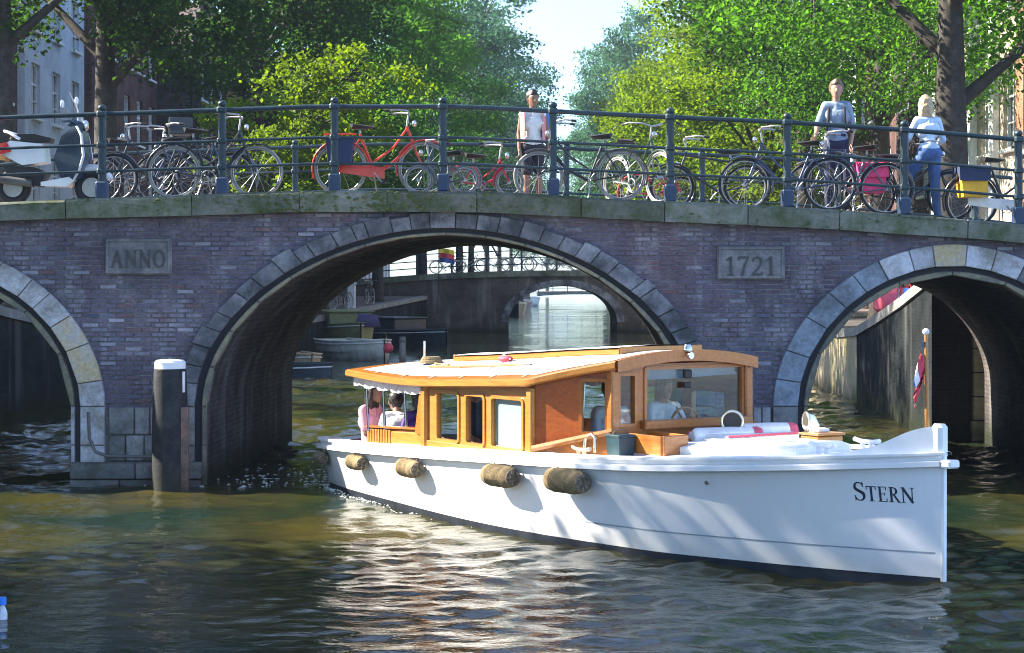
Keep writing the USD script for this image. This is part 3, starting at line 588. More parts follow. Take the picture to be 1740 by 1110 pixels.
# ---- mooring post in front of the pier
post = thing('mooring_post', 'thick black tarred mooring post with a white cap before the left pier', 'mooring post', (at(289, 825, 23.3)[0], 23.3, 0))
part('shaft', lathe([(0, -1.5), (0.235, -1.5), (0.232, 0.1), (0.225, 0.9), (0.205, 1.50), (0.2, 1.52), (0, 1.52)], n=14), M['tar'], post, smooth=40)
part('cap', lathe([(0, 1.52), (0.195, 1.523), (0.197, 1.60), (0.17, 1.63), (0, 1.645)], n=18), M['capwhite'], post, smooth=40)
part('fender_plank', cbox((0.20, -0.10, 0.5), (0.10, 0.12, 1.1), 0.015), M['rustwood'], post)
part('paint_stripe', cbox((0.185, -0.09, 1.36), (0.03, 0.05, 0.26), 0.006), M['capwhite'], post)
# ------------------------------------------------------------------ the saloon boat (x forward from the stern, y to port, z up from the water)
BO = np.array([-1.78, 24.35, 0.0]); BANG = math.atan2(-0.839, 0.544); CB, SB = math.cos(BANG), math.sin(BANG)
def bw(s, vst, z): return BO + np.array([CB * s + SB * vst, SB * s - CB * vst, z])    # vst: metres to starboard, the side seen
_W = PCH([0, 0.35, 2.1, 5.0, 7.24, 8.5, 9.3, 10.02], [0.66, 0.84, 1.13, 1.37, 1.14, 0.72, 0.38, 0.015])
_B = PCH([0, 0.35, 2.1, 5.0, 7.24, 8.5, 9.3, 10.06], [0.80, 0.98, 1.27, 1.46, 1.34, 1.00, 0.58, 0.018])
_S = PCH([0, 2.1, 5.0, 7.24, 8.6, 10.06], [0.60, 0.69, 0.83, 0.93, 1.02, 1.13])
LEN = 10.05
def hb(s, z):
    s = min(max(s, 0), LEN); w, b, zs = float(_W(min(s, 10.02))), float(_B(s)), float(_S(s))
    if z >= 0: return w + (b - w) * (z / zs) ** 1.25
    return w * math.sqrt(max(0.0, 1 - (z / -0.55) ** 2))
ss = np.concatenate([np.linspace(0, 0.5, 8), np.linspace(0.6, 9, 50), np.linspace(9.1, LEN, 14)])
boat = thing('saloon_boat', 'white wooden saloon boat with varnished cabin and the name Stern on its bow', 'boat', BO, math.degrees(BANG))
def hull_rows(zf, both=True):
    return np.array([[(s, sg_ * hb(s, z), z) for sg_, z in zf(s)] for s in ss])
def side_rows(s):
    zs = float(_S(s)); zz = np.concatenate([np.linspace(zs, 0.07, 16)])
    return [(1, z) for z in zz]
for sgn in (-1, 1):
    P = np.array([[(s, sgn * hb(s, z), z) for z in np.linspace(float(_S(s)), 0.075, 16)] for s in ss])
    if sgn > 0: P = P[:, ::-1]
    part('hull_side', grid(P), M['hull'], boat, smooth=60, label='starboard hull side' if sgn < 0 else None)
PB = np.array([[(s, sg_ * hb(s, z), z) for sg_, z in [(-1, z) for z in (0.075, 0.03, -0.1, -0.3, -0.5, -0.55)] + [(1, z) for z in (-0.5, -0.3, -0.1, 0.03, 0.075)]] for s in ss])
part('hull_bottom', grid(PB), M['boot'], boat, smooth=60)
tz = np.linspace(0.03, 0.6, 8)
part('transom', ribbon([(0, -hb(0, z), z) for z in tz], [(0, hb(0, z), z) for z in tz]), M['hull'], boat)
def along(side, off, z, s0=0.0, s1=LEN, n=60):
    return np.array([(s, side * (hb(s, float(_S(s))) + off), float(_S(s)) + z) for s in np.linspace(s0, s1, n)])
def sweep_rect(path, w, h, side):
    """rectangular strake along a path: w outward, h high"""
    n = len(path); o = np.zeros((n, 3)); t = np.gradient(path, axis=0); o[:, 0] = -t[:, 1] * -1; o[:, 1] = t[:, 0]
    o = np.stack([-t[:, 1], t[:, 0], 0 * t[:, 0]], 1); o /= np.linalg.norm(o, axis=1, keepdims=True); o *= side
    c = [path - o * w / 2 + [0, 0, -h / 2], path + o * w / 2 + [0, 0, -h * 0.3], path + o * w / 2 + [0, 0, h * 0.3], path - o * w / 2 + [0, 0, h / 2]]
    P = np.stack(c + [c[0]], 1); P = P if side > 0 else P[:, ::-1]
    return trimesh.util.concatenate([grid(P[:, ::-1])])
for sgn in (-1, 1):
    part('rub_rail', sweep_rect(along(sgn, 0.022, -0.075), 0.07, 0.07, sgn), M['hull'], boat, smooth=50)
    part('covering_board', sweep_rect(along(sgn, -0.04, 0.012), 0.15, 0.035, sgn), M['deckwhite'], boat, smooth=50)
part('stem_band', tube([(10.045, 0, 0.0), (10.047, 0, 0.5), (10.05, 0, 1.12)], 0.026, 10), M['hull'], boat, smooth=True)
part('bow_rail_tip', cbox((10.08, 0, 1.055), (0.2, 0.13, 0.07), 0.015), M['hull'], boat)
# hull seam and a small skin fitting
sl_ = np.linspace(6.55, 10.0, 40)
part('seam_line', grid(np.array([[(s, -(hb(s, z) + 0.003), z) for z in (0.262 + 0.004 * (s - 6), 0.275 + 0.004 * (s - 6))] for s in sl_])[:, ::-1]), M['line'], boat)
part('skin_fitting', cyl((8.15, -hb(8.15, 0.78) + 0.01, 0.78), (8.15, -hb(8.15, 0.78) - 0.012, 0.78), 0.018), M['iron'], boat)
# foredeck and aft deck
def deck(s0, s1, zoff=-0.03, n=24):
    S = np.linspace(s0, s1, n); U = np.linspace(-1, 1, 13)
    return grid(np.array([[(s, u * hb(s, float(_S(s))) * 0.97, float(_S(s)) + zoff + 0.05 * (1 - u * u)) for u in U] for s in S]))
part('foredeck', deck(6.0, 10.0), M['deckwhite'], boat, smooth=40)
part('aft_deck', deck(0.0, 0.55), M['deckwhite'], boat, smooth=40)
part('cockpit_floor', grid(np.array([[(s, u * hb(s, 0.25) * 0.95, 0.26) for u in (-1, 0, 1)] for s in np.linspace(0.4, 6.6, 14)])), M['varnish_deep'], boat)
# bow bulwark sweeping up to the stem
bs = np.linspace(9.0, 10.05, 26); bh = np.interp(bs, [9.0, 9.35, 9.6, 9.76, 9.88, 10.05], [0.0, 0.03, 0.075, 0.165, 0.225, 0.23])
bh = np.convolve(np.pad(bh, 2, 'edge'), np.ones(5) / 5, 'valid')
for sgn in (-1, 1):
    outer = np.array([(s, sgn * (hb(s, float(_S(s))) - 0.015), float(_S(s)) + 0.015) for s in bs]); up = outer + np.stack([0 * bh, -sgn * 0.06 * bh, bh], 1)
    inn = up - np.stack([0 * bh, sgn * np.minimum(0.035, np.abs(up[:, 1])), 0 * bh], 1); low = outer - np.stack([0 * bh, sgn * np.minimum(0.05, np.abs(outer[:, 1])), 0 * bh], 1)
    P = np.stack([outer, up, inn, low], 1)
    part('bulwark', grid(P if sgn > 0 else P[:, ::-1]), M['hull'], boat, smooth=30)
part('stem_head', cbox((10.0, 0, 1.24), (0.13, 0.12, 0.30), 0.03), M['hull'], boat)
# low trunk on the foredeck with hatch seams
tk = np.array([(6.9, 0.62), (8.55, 0.34), (8.62, 0.25), (8.62, -0.25), (8.55, -0.34), (6.9, -0.62)])
part('deck_trunk', hullpts(np.array([(s, v_, float(_S(s)) + dz_) for s, v_ in tk for dz_ in (-0.05, 0.075)] + [(s, v_ * 0.6, float(_S(s)) + 0.115) for s, v_ in tk])), M['deckwhite'], boat, smooth=25)
for s in (7.35, 7.95):
    part('hatch_cover', cbox((s, 0.0, float(_S(s)) + 0.125), (0.5, 0.5, 0.03), 0.01), M['deckwhite'], boat)
# saloon sides with three windows each
def zsheer(s): return float(_S(s))
def panel(p0, p1, zb0, zb1, zt0, zt1, wins, thick=0.045, rad=0.045):
    """a wall between plan points with rounded window openings given as (u0, u1, z0, z1) in metres along it; returns wall, frames, panes"""
    p0, p1 = np.array(p0, float), np.array(p1, float); Lw = np.linalg.norm(p1 - p0); d = (p1 - p0) / Lw; n = np.array([d[1], -d[0]])
    poly = sg.Polygon([(0, zb0), (Lw, zb1), (Lw, zt1), (0, zt0)]); fr, pa = [], []
    for u0, u1, z0, z1 in wins:
        op = sg.box(u0 + rad, z0 + rad, u1 - rad, z1 - rad).buffer(rad, 6); poly = poly.difference(op)
        fr.append((op.buffer(0.022).difference(op.buffer(-0.012)))); pa.append(op.buffer(0.004))
    def place(m):
        v_ = m.vertices.copy(); xy = p0 + v_[:, 0:1] * d + v_[:, 1:2] * n; m.vertices = np.column_stack([xy, v_[:, 2]]); m.fix_normals(); return m
    wall = place(extr_xz(poly, -thick, 0.0))
    return wall, [place(extr_xz(f, -thick - 0.004, 0.016)) for f in fr], [place(extr_xz(p_, -thick * 0.6, -thick * 0.6 + 0.006)) for p_ in pa]
def eave(s): return float(PCH([1.95, 3.6, 5.75, 6.6], [1.55, 1.50, 1.60, 1.62])(s))
VS = 1.345
for sgn in (-1, 1):
    wins = [(0.26, 0.72, 0.885, 1.405), (0.87, 1.235, 0.885, 1.405), (1.375, 1.975, 0.885, 1.405)]
    a, b = (3.58, sgn * VS), (5.76, sgn * VS)
    w_, f_, p_ = panel(a, b, 0.70, 0.80, 1.50, 1.60, wins) if sgn < 0 else panel((5.76, VS), (3.58, VS), 0.80, 0.70, 1.60, 1.50, [(2.18 - u1, 2.18 - u0, z0, z1) for u0, u1, z0, z1 in wins])
    sd = part('saloon_side', w_, M['varnish_light'], boat)
    for k, (fm, pm) in enumerate(zip(f_, p_)):
        w1 = part('window_frame', fm, M['varnish_light'], boat)
        blind = (sgn < 0 and k == 2)
        part('pane', pm, M['glass'], w1)
        if blind: part('window_blind', xf(pm, (0, 0.02, 0)), M['blind'], boat, label='pale drawn blind in the forward window')
    for s in (3.6, 5.72):
        part('corner_post', cbox((s, sgn * (VS + 0.012), (0.72 + 1.52) / 2 + 0.02), (0.10, 0.07, 0.80), 0.012), M['varnish_light'], boat)
    part('lower_strake', cbox((4.67, sgn * (VS + 0.012), 0.815), (2.1, 0.03, 0.10), 0.008), M['varnish_light'], boat)
# wheelhouse: angled corner panels and a front with posts, small window and windscreen
FW = 0.86
for sgn in (-1, 1):
    a, b = ((5.78, sgn * VS), (6.42, sgn * FW)) if sgn < 0 else ((6.42, FW), (5.78, VS))
    Lp = math.hypot(0.64, VS - FW)
    wn = [(Lp * 0.60, Lp * 0.93, 1.10, 1.62)] if sgn < 0 else [(Lp * 0.07, Lp * 0.40, 1.10, 1.62)]
    zb, zt = (0.84, 0.90), (1.58, 1.76)
    w_, f_, p_ = panel(a, b, zb[0 if sgn < 0 else 1], zb[1 if sgn < 0 else 0], zt[0 if sgn < 0 else 1], zt[1 if sgn < 0 else 0], wn, rad=0.02)
    part('angled_panel', w_, M['varnish_deep'], boat)
    w1 = part('window_frame', f_[0], M['varnish'], boat); part('pane', p_[0], M['glass'], w1)
    part('front_post', cbox((6.44, sgn * FW, 1.305), (0.10, 0.10, 0.91), 0.015), M['varnish'], boat)
    # slanting plank along the foot of the panel
    part('foot_rail', tube([(5.80, sgn * (VS + 0.05), 0.93), (6.50, sgn * (FW + 0.05), 1.13)], 0.035, 6), M['varnish'], boat)
    part('foot_panel', hullpts(np.array([(5.80, sgn * (VS + 0.03), 0.80), (5.80, sgn * (VS + 0.03), 0.92), (6.52, sgn * (FW + 0.04), 0.85), (6.52, sgn * (FW + 0.04), 1.12), (5.80, sgn * (VS - 0.02), 0.80), (6.47, sgn * (FW - 0.02), 1.12)])), M['varnish'], boat)
w_, f_, p_ = panel((6.44, -FW), (6.44, FW), 0.86, 0.86, 1.78, 1.78, [(0.07, 0.27, 1.18, 1.68), (0.40, 1.66, 1.20, 1.735)], rad=0.02)
part('front_wall', w_, M['varnish'], boat)
for fm, pm in zip(f_, p_):
    w1 = part('window_frame', fm, M['varnish'], boat); part('pane', pm, M['glass'], w1)
part('front_sill', cbox((6.49, 0.17, 1.175), (0.10, 1.40, 0.09), 0.012), M['varnish'], boat)
vs_ = np.array([[(6.36 - 0.05 * math.sin(math.pi * q), y, 1.745 - 0.115 * q - 0.012 * math.sin((y + .8) * 3)) for q in np.linspace(0, 1, 6)] for y in np.linspace(-0.46, 0.80, 12)])
part('sun_visor', grid(vs_), M['visor'], boat, smooth=True)
part('wiper_motor', [cbox((6.47, 0.05, 1.67), (0.05, 0.10, 0.09), 0.012), cbox((6.47, 0.05, 1.555), (0.03, 0.09, 0.06), 0.01)], M['black'], boat)
M['seam_tape'] = paint('roof_seam_tape', (0.30, 0.30, 0.31), 0.8, var=0.3)
# roof: a cambered sheet with wooden edges
_zc = PCH([1.9, 3.6, 5.75, 6.54], [1.635, 1.725, 1.86, 1.895]); _cc = PCH([1.9, 3.6, 5.75, 6.54], [0.042, 0.108, 0.124, 0.118])
def rw(s): return 1.43 if s < 5.75 else float(np.interp(s, [5.75, 6.54], [1.43, 0.90]))
def rz(s, y): return float(_zc(s)) - float(_cc(s)) * y * y
S_ = np.concatenate([np.linspace(1.9, 5.75, 22), np.linspace(5.85, 6.54, 8)]); U_ = np.linspace(-1, 1, 25)
top = np.array([[(s, u * rw(s), rz(s, u * rw(s)) + 0.02) for u in U_] for s in S_]); und = top - [0, 0, 0.045]
part('roof_cover', grid(top[1:-1, 1:-1] + [0, 0, 0.004]), M['canvas'], boat, smooth=40)
part('roof_boards', [grid(top), grid(und[:, ::-1])], M['varnish'], boat, smooth=40)
def edge(P, w, h, name):
    P = np.asarray(P)
    part(name, grid(np.stack([P + [0, 0, 0.03], P + [0, 0, 0.03 - h]], 1)), M['varnish_light'] if name == 'side_fascia' else M['varnish'], boat)
for sgn in (-1, 1):
    pth = np.array([(s, sgn * (rw(s) + 0.005), rz(s, rw(s)) - 0.015) for s in S_])
    part('side_fascia', sweep_rect(pth, 0.04, 0.085, sgn), M['varnish_light'], boat, smooth=40)
def bar_y(s, dz_, h, dep):
    ys_ = np.linspace(-rw(s), rw(s), 25); c = []
    for q, zz in ((-dep / 2, -h / 2), (dep / 2, -h / 2), (dep / 2, h / 2), (-dep / 2, h / 2), (-dep / 2, -h / 2)): c.append(np.array([(s + q, y, rz(s, y) + dz_ + zz) for y in ys_]))
    return grid(np.stack(c, 1))
part('front_fascia', bar_y(6.55, -0.03, 0.115, 0.05), M['varnish'], boat, smooth=30)
part('aft_fascia', bar_y(1.89, -0.02, 0.08, 0.04), M['varnish'], boat, smooth=30)
# raised hatch along the roof
hs = np.linspace(2.85, 6.1, 16)
for sgn in (-1, 1):
    part('hatch_side', sweep_rect(np.array([(s, sgn * 0.52, rz(s, 0.52) + 0.05) for s in hs]), 0.035, 0.075, sgn), M['varnish_light'], boat, smooth=30)
part('hatch_top', grid(np.array([[(s, u, rz(s, 0.52) + 0.092 + 0.025 * (1 - (u / 0.55) ** 2)) for u in np.linspace(-0.55, 0.55, 9)] for s in hs])), M['canvas'], boat, smooth=40)
for s in (2.85, 6.1): part('hatch_end', cbox((s, 0, rz(s, 0.52) + 0.06), (0.03, 1.06, 0.085), 0.006), M['varnish_light'], boat)
part('roof_light', [lathe([(0, 0), (0.045, 0), (0.05, 0.03), (0.03, 0.07), (0, 0.075)], (6.58, -0.03, rz(6.5, 0) + 0.01), 12), cyl((6.56, -0.03, rz(6.5, 0) - 0.03), (6.64, -0.03, rz(6.5, 0) - 0.03), 0.035)], M['chrome'], boat, smooth=40)
part('roof_pole', cyl((2.2, -0.55, rz(2.2, .55)), (2.2, -0.55, rz(2.2, .55) + 0.27), 0.018), M['chrome'], boat)
for s in np.arange(2.5, 6.3, 0.62):
    for sgn in (-1, 1): part('roof_seam', grid(np.array([[(s + q, sgn * u, rz(s, u) + 0.031) for q in ((-0.012, 0.012) if sgn > 0 else (0.012, -0.012))] for u in np.linspace(0.57, rw(s) * 0.97, 10)])), M['seam_tape'], boat)
# canopy posts, valance and low cockpit coaming
for s in (2.05, 2.45, 2.95):
    for sgn in (-1, 1): part('canopy_post', cyl((s, sgn * 1.22, 0.85), (s, sgn * 1.26, 1.53), 0.016), M['chrome'], boat)
for sgn in (-1, 1):
    vv = np.array([[(s, sgn * (1.36 + 0.012 * math.sin(s * 40)), rz(s, 1.36) - 0.03 - q * (0.12 + 0.025 * abs(math.sin(s * 9)))) for q in (0, 0.5, 1)] for s in np.linspace(1.95, 3.52, 70)])
    part('valance', grid(vv), M['valance'], boat, smooth=True)
    sl2 = np.linspace(1.95, 3.55, 12)
    part('coaming', sweep_rect(np.array([(s, sgn * (hb(s, zsheer(s)) - 0.085), zsheer(s) + 0.10) for s in sl2]), 0.035, 0.20, sgn), M['varnish_light'], boat, smooth=30)
    part('coaming_cap', sweep_rect(np.array([(s, sgn * (hb(s, zsheer(s)) - 0.085), zsheer(s) + 0.215) for s in sl2]), 0.08, 0.03, sgn), M['varnish'], boat, smooth=30)
    for s in np.linspace(2.0, 2.62, 9):
        part('coaming_slat', cbox((s, sgn * (hb(s, zsheer(s)) - 0.062), zsheer(s) + 0.10), (0.045, 0.014, 0.17), 0.004), M['varnish_light'], boat)
    part('aft_bracket', hullpts(np.array([(3.35, sgn * VS, 0.92), (3.56, sgn * VS, 0.9), (3.56, sgn * VS, 1.5), (3.48, sgn * VS, 1.5), (3.35, sgn * (VS - .04), 0.92), (3.56, sgn * (VS - .04), 0.9), (3.56, sgn * (VS - .04), 1.5), (3.48, sgn * (VS - .04), 1.5)])), M['varnish'], boat)
    part('bench', cbox((2.2, sgn * 0.74, 0.41), (2.4, 0.42, 0.06), 0.02), M['varnish'], boat)
part('table', cbox((4.7, 0.0, 0.86), (1.1, 0.5, 0.04), 0.01), M['varnish'], boat)
# lettering on the bow
def hull_text(text, s0, s1, zb, h, small):
    gl, w = word(text, h, small, 0.07); k = (s1 - s0) / w
    for g in gl:
        g = shapely.affinity.scale(g, k, 1, origin=(0, 0)); m = extr_xz(g.segmentize(0.03), 0.0, 1.0); v_ = m.vertices.copy()
        s_ = s0 + v_[:, 0]; z_ = zb + v_[:, 2]
        y_ = np.array([-(hb(a, b) + (0.004 if q < 0.5 else -0.006)) for a, b, q in zip(s_, z_, v_[:, 1])]); m.vertices = np.column_stack([s_, y_, z_])
        part('letter', m, M['letter'], boat)
hull_text('STERN', 9.42, 9.865, 0.705, 0.165, 0.80)
M['vent_dark'] = paint('vent_shade_paint', (0.03, 0.025, 0.02), 0.7, var=0.5, scale=20)  # flat disc painted dark for the shade inside the cowl
# foredeck fittings that are part of the boat
def zdeck(s, vst):
    u = vst / max(hb(s, zsheer(s)), 0.05); return zsheer(s) - 0.03 + 0.05 * (1 - u * u)
def cleat(s, vst, mat, k=1.0):
    z = zdeck(s, vst) + 0.01
    part('cleat', [cyl((s - 0.05 * k, -vst, z), (s - 0.05 * k, -vst, z + 0.07 * k), 0.022 * k), cyl((s + 0.05 * k, -vst, z), (s + 0.05 * k, -vst, z + 0.07 * k), 0.022 * k), tube([(s - 0.15 * k, -vst, z + 0.085 * k), (s - 0.07 * k, -vst, z + 0.07 * k), (s + 0.07 * k, -vst, z + 0.07 * k), (s + 0.15 * k, -vst, z + 0.085 * k)], 0.02 * k, 8)], mat, boat, smooth=40)
cleat(6.35, 1.18, M['brass']); cleat(8.95, 0.38, M['white'], 1.1); cleat(8.75, -0.35, M['white'], 1.1); cleat(6.4, -1.18, M['brass'])
part('mooring_loop', tube([(6.28, -1.1, 0.9), (6.28, -1.08, 1.06), (6.34, -1.05, 1.10), (6.40, -1.05, 1.06), (6.40, -1.05, 0.92)], 0.018, 8), M['brass'], boat, smooth=True)
wb = part('footwell_coaming', [cbox((6.82, -0.48, 1.02), (0.62, 0.035, 0.20), 0.008), cbox((7.13, -0.62, 1.02), (0.04, 0.30, 0.20), 0.008), cbox((6.82, -0.77, 1.02), (0.60, 0.035, 0.19), 0.008)], M['varnish'], boat)
part('wooden_box', [cbox((8.02, 0.46, zsheer(8.0) + 0.09), (0.26, 0.32, 0.14), 0.012), cbox((8.02, 0.46, zsheer(8.0) + 0.175), (0.29, 0.35, 0.02), 0.005)], M['varnish_light'], boat)
part('box_lid_fitting', cbox((7.98, 0.48, zsheer(8.0) + 0.205), (0.12, 0.14, 0.035), 0.01), M['white'], boat)
def cowl(s, vst, h, r, ang, mat, label):
    z = zdeck(s, vst) + 0.03; c = np.array([s, -vst, z]); d = np.array([math.cos(ang), math.sin(ang), 0.0])
    pts = [c, c + [0, 0, h * 0.45], c + [0, 0, h * 0.72] + d * r * 0.15, c + [0, 0, h * 0.9] + d * r * 0.6, c + [0, 0, h * 0.92] + d * r * 1.1]
    p = part('cowl_vent', tube(pts, [r * .55, r * .55, r * .68, r * .9, r * 1.0], 16), mat, boat, smooth=40, label=label)
    e = pts[-1]
    part('rim', tube([e + r * (math.cos(a) * np.array([-d[1], d[0], 0]) + math.sin(a) * np.array([0, 0, 1.0])) for a in np.linspace(0, 2 * math.pi, 24, endpoint=False)], r * 0.16, 8, closed=True), M['brass'], p, smooth=True)
    part('mouth', cyl(e + d * 0.001, e + d * 0.006, r * 0.9, seg=20), M['vent_dark'], p)
toward = math.atan2(*(np.array([[-SB, CB], [CB, SB]]) @ np.array([-0.15, -1.0]))[[0, 1]])
toward = math.atan2((-SB) * (-0.15) + CB * (-1.0), CB * (-0.15) + SB * (-1.0))
cowl(6.86, -0.32, 0.27, 0.105, toward, M['brass'], 'round cowl vent facing forward before the windscreen')
cowl(7.55, -0.80, 0.27, 0.085, toward - 1.2, M['capwhite'], 'grey cowl vent seen from its side')
# things lying on, standing on or hanging from the boat
def onboat(name, label, cat, s, vst, z, group=None, rot=0): return thing(name, label, cat, bw(s, vst, z), math.degrees(BANG) + rot, group)
FEN = [(0.45, 'smallest dark rope fender at the stern corner of the white boat', 0.6, 1), (1.85, 'mottled rope fender second from the stern, below the pink shirt', 0.66, 2), (3.42, 'tan rope fender below the canopy near the cabin corner', 0.76, 0), (5.42, 'tan rope fender below the pale drawn blind', 0.84, 0), (6.52, 'largest tan rope fender below the wheelhouse corner', 0.9, 0)]
for s, lab, k, md in FEN:
    zc = zsheer(s) - 0.20 - 0.02 * k; vst = hb(s, zc) + 0.145 * k
    tq = (hb(s + 0.1, zc) - hb(s - 0.1, zc)) / 0.2
    f = thing('rope_fender', lab, 'fender', bw(s, vst, zc), math.degrees(BANG) - math.degrees(math.atan(tq)), 'rope fenders along the starboard side')
    r, l = 0.128 * k, 0.27 * k
    prof = [(0, -l), (r * 0.72, -l), (r * 0.95, -l * 0.88), (r, -l * 0.6)] + [(r * (1 + 0.07 * (i % 2)), -l * 0.6 + i * l * 1.2 / 20) for i in range(1, 20)] + [(r, l * 0.6), (r * 0.96, l * 0.85), (r * 0.8, l)]
    def lay(pr): m = lathe(pr, n=20); m.apply_transform(trimesh.transformations.rotation_matrix(math.pi / 2, (0, 1, 0))); return m
    part('body', lay(prof), M['rope'] if md != 1 else M['rope_dark'], f, smooth=45)
    part('end_knot', [lay([(r * 0.8, l), (r * 0.82, l + 0.03 * k), (r * 0.55, l + 0.045 * k), (0.0, l + 0.02 * k)])] + [ball((l + 0.03 * k, r * 0.5 * math.cos(a), r * 0.5 * math.sin(a)), r * 0.24, sub=1) for a in np.linspace(0, 5.2, 6)], M['rope_dark'], f, smooth=45)
    for dx in (-0.6, 0.75):
        part('lanyard', tube([(dx * l, 0.02, r * 0.9), (dx * l, 0.13 * k, 0.15 + 0.03 * k)], 0.011, 6), M['rope_dark'], f)
fl = onboat('flag_staff', 'varnished flag staff with a drooping red, white and blue flag on the bow', 'flag', 9.86, 0.0, zsheer(9.86) + 0.0)
part('staff', cyl((0, 0, 0), (-0.02, 0, 1.05), 0.022, 0.017, 10), M['varnish_light'], fl, smooth=True)
part('truck', ball((-0.02, 0, 1.06), 0.03), M['white'], fl)
def flagstrip(q0, q1, nz=14):
    # hangs in folds from the staff: q across the flag (0 top band .. 1 bottom band)
    P = []
    for q in np.linspace(q0, q1, 5):
        P.append([(-0.03 - 0.02 * math.sin(7 * q + 3 * t_) - 0.05 * t_ * (0.4 + 0.6 * q), -0.02 - 0.06 * t_ + 0.03 * math.sin(11 * q + 6 * t_), 0.98 - 0.26 * q - 0.40 * t_ + 0.06 * q * t_) for t_ in np.linspace(0, 1, nz)])
    return grid(np.array(P))
part('blue_band', flagstrip(-0.10, 0.0), M['blue'], fl, smooth=True)
part('white_band', flagstrip(0.0, 0.22), M['cushion'], fl, smooth=True)
part('red_band', flagstrip(0.22, 0.9), M['red'], fl, smooth=True)
bk = onboat('tub', 'dark teal tub standing on the foredeck beside the wooden coaming', 'tub', 6.62, 0.90, zdeck(6.62, 0.9) + 0.005)
part('body', [hullpts(np.array([(sx * a, sy * a * 0.9, z) for sx in (-1, 1) for sy in (-1, 1) for a, z in ((0.09, 0.0), (0.10, 0.015), (0.108, 0.17), (0.104, 0.18))])), cbox((0, 0, 0.19), (0.235, 0.215, 0.03), 0.012)], M['teal'], bk, smooth=30)
part('handle', tube([(0, 0.10 * math.cos(a), 0.20 + 0.05 * math.sin(a)) for a in np.linspace(0, math.pi, 12)], 0.006, 6), M['iron'], bk)
for s, vst, z, l, lab, ang in ((6.98, -0.15, 0.075, 0.72, 'white deck cushion roll with a red end lying across the foredeck', 70), (7.05, -0.62, 0.11, 0.62, 'second white cushion roll with a pink end on the far side of the foredeck', 75)):
    c = onboat('cushion_roll', lab, 'cushion', s, vst, zdeck(s, vst) + z + 0.06, 'white cushion rolls on the foredeck', ang)
    m = lathe([(0, -l / 2), (0.06, -l / 2), (0.085, -l / 2 + 0.03), (0.09, 0), (0.085, l / 2 - 0.1)], n=16); m.apply_transform(trimesh.transformations.rotation_matrix(math.pi / 2, (0, 1, 0)))
    part('roll', m, M['cushion'], c, smooth=50)
    m = lathe([(0.085, l / 2 - 0.1), (0.09, l / 2 - 0.05), (0.07, l / 2), (0, l / 2 + 0.005)], n=16); m.apply_transform(trimesh.transformations.rotation_matrix(math.pi / 2, (0, 1, 0)))
    part('end_cap', m, M['pinkred'], c, smooth=50)
pad = onboat('deck_mattress', 'thin white mattress with pink piping lying on the foredeck', 'mattress', 7.0, -0.35, zdeck(7.0, 0.3) + 0.10)
part('pad', cbox((0, 0, 0.03), (0.62, 0.95, 0.07), 0.025), M['cushion'], pad)
for sx in (-1, 1): part('piping', tube([(sx * 0.31, -0.46, 0.06), (sx * 0.31, 0.46, 0.06)], 0.012, 6), M['pinkred'], pad)

def onroof(s, vst): return rz(s, vst) + 0.028
rc = onboat('rope_coil', 'coiled pale rope lying on the aft part of the boat roof', 'rope', 2.7, 0.75, onroof(2.7, 0.75))
part('coil', [tube([((0.13 - 0.012 * k) * math.cos(a), (0.13 - 0.012 * k) * math.sin(a), 0.015 + 0.018 * (k % 4)) for a in np.linspace(0, 2 * math.pi, 22, endpoint=False)], 0.013, 6, closed=True) for k in range(7)], M['rope'], rc, smooth=True)
part('loose_end', tube([(0.13, 0, 0.012), (0.25, -0.1, 0.012), (0.42, -0.05, 0.0), (0.6, -0.12, 0.01)], 0.012, 6), M['rope'], rc, smooth=True)
rd = onboat('red_bundle', 'small folded red cloth lying on the boat roof above the side windows', 'cloth', 4.25, 0.72, onroof(4.25, 0.72))
part('cloth', ball((0, 0, 0.03), 0.09, (1.2, 0.8, 0.45), 2), M['red'], rd, smooth=True)
part('strap', tube([(-0.11, -0.01, 0.03), (0.0, -0.02, 0.075), (0.11, -0.01, 0.03)], 0.008, 6), M['cushion'], rd)
bh_ = onboat('boat_hook', 'long boat hook with a dark tip lying along the roof of the boat', 'boat hook', 3.1, 1.0, onroof(3.1, 1.0) + 0.01)
part('shaft', tube([(0, 0, 0), (1.0, 0.02, onroof(4.1, 1.0) - onroof(3.1, 1.0)), (1.9, 0.04, onroof(5.0, 1.0) - onroof(3.1, 1.0))], 0.016, 8), M['varnish'], bh_, smooth=True)
part('hook', tube([(1.9, 0.04, onroof(5.0, 1.0) - onroof(3.1, 1.0)), (2.02, 0.04, onroof(5.1, 1.0) - onroof(3.1, 1.0)), (2.04, 0.09, onroof(5.1, 1.0) - onroof(3.1, 1.0)), (1.97, 0.10, onroof(5.05, 1.0) - onroof(3.1, 1.0))], 0.013, 6), M['black'], bh_)
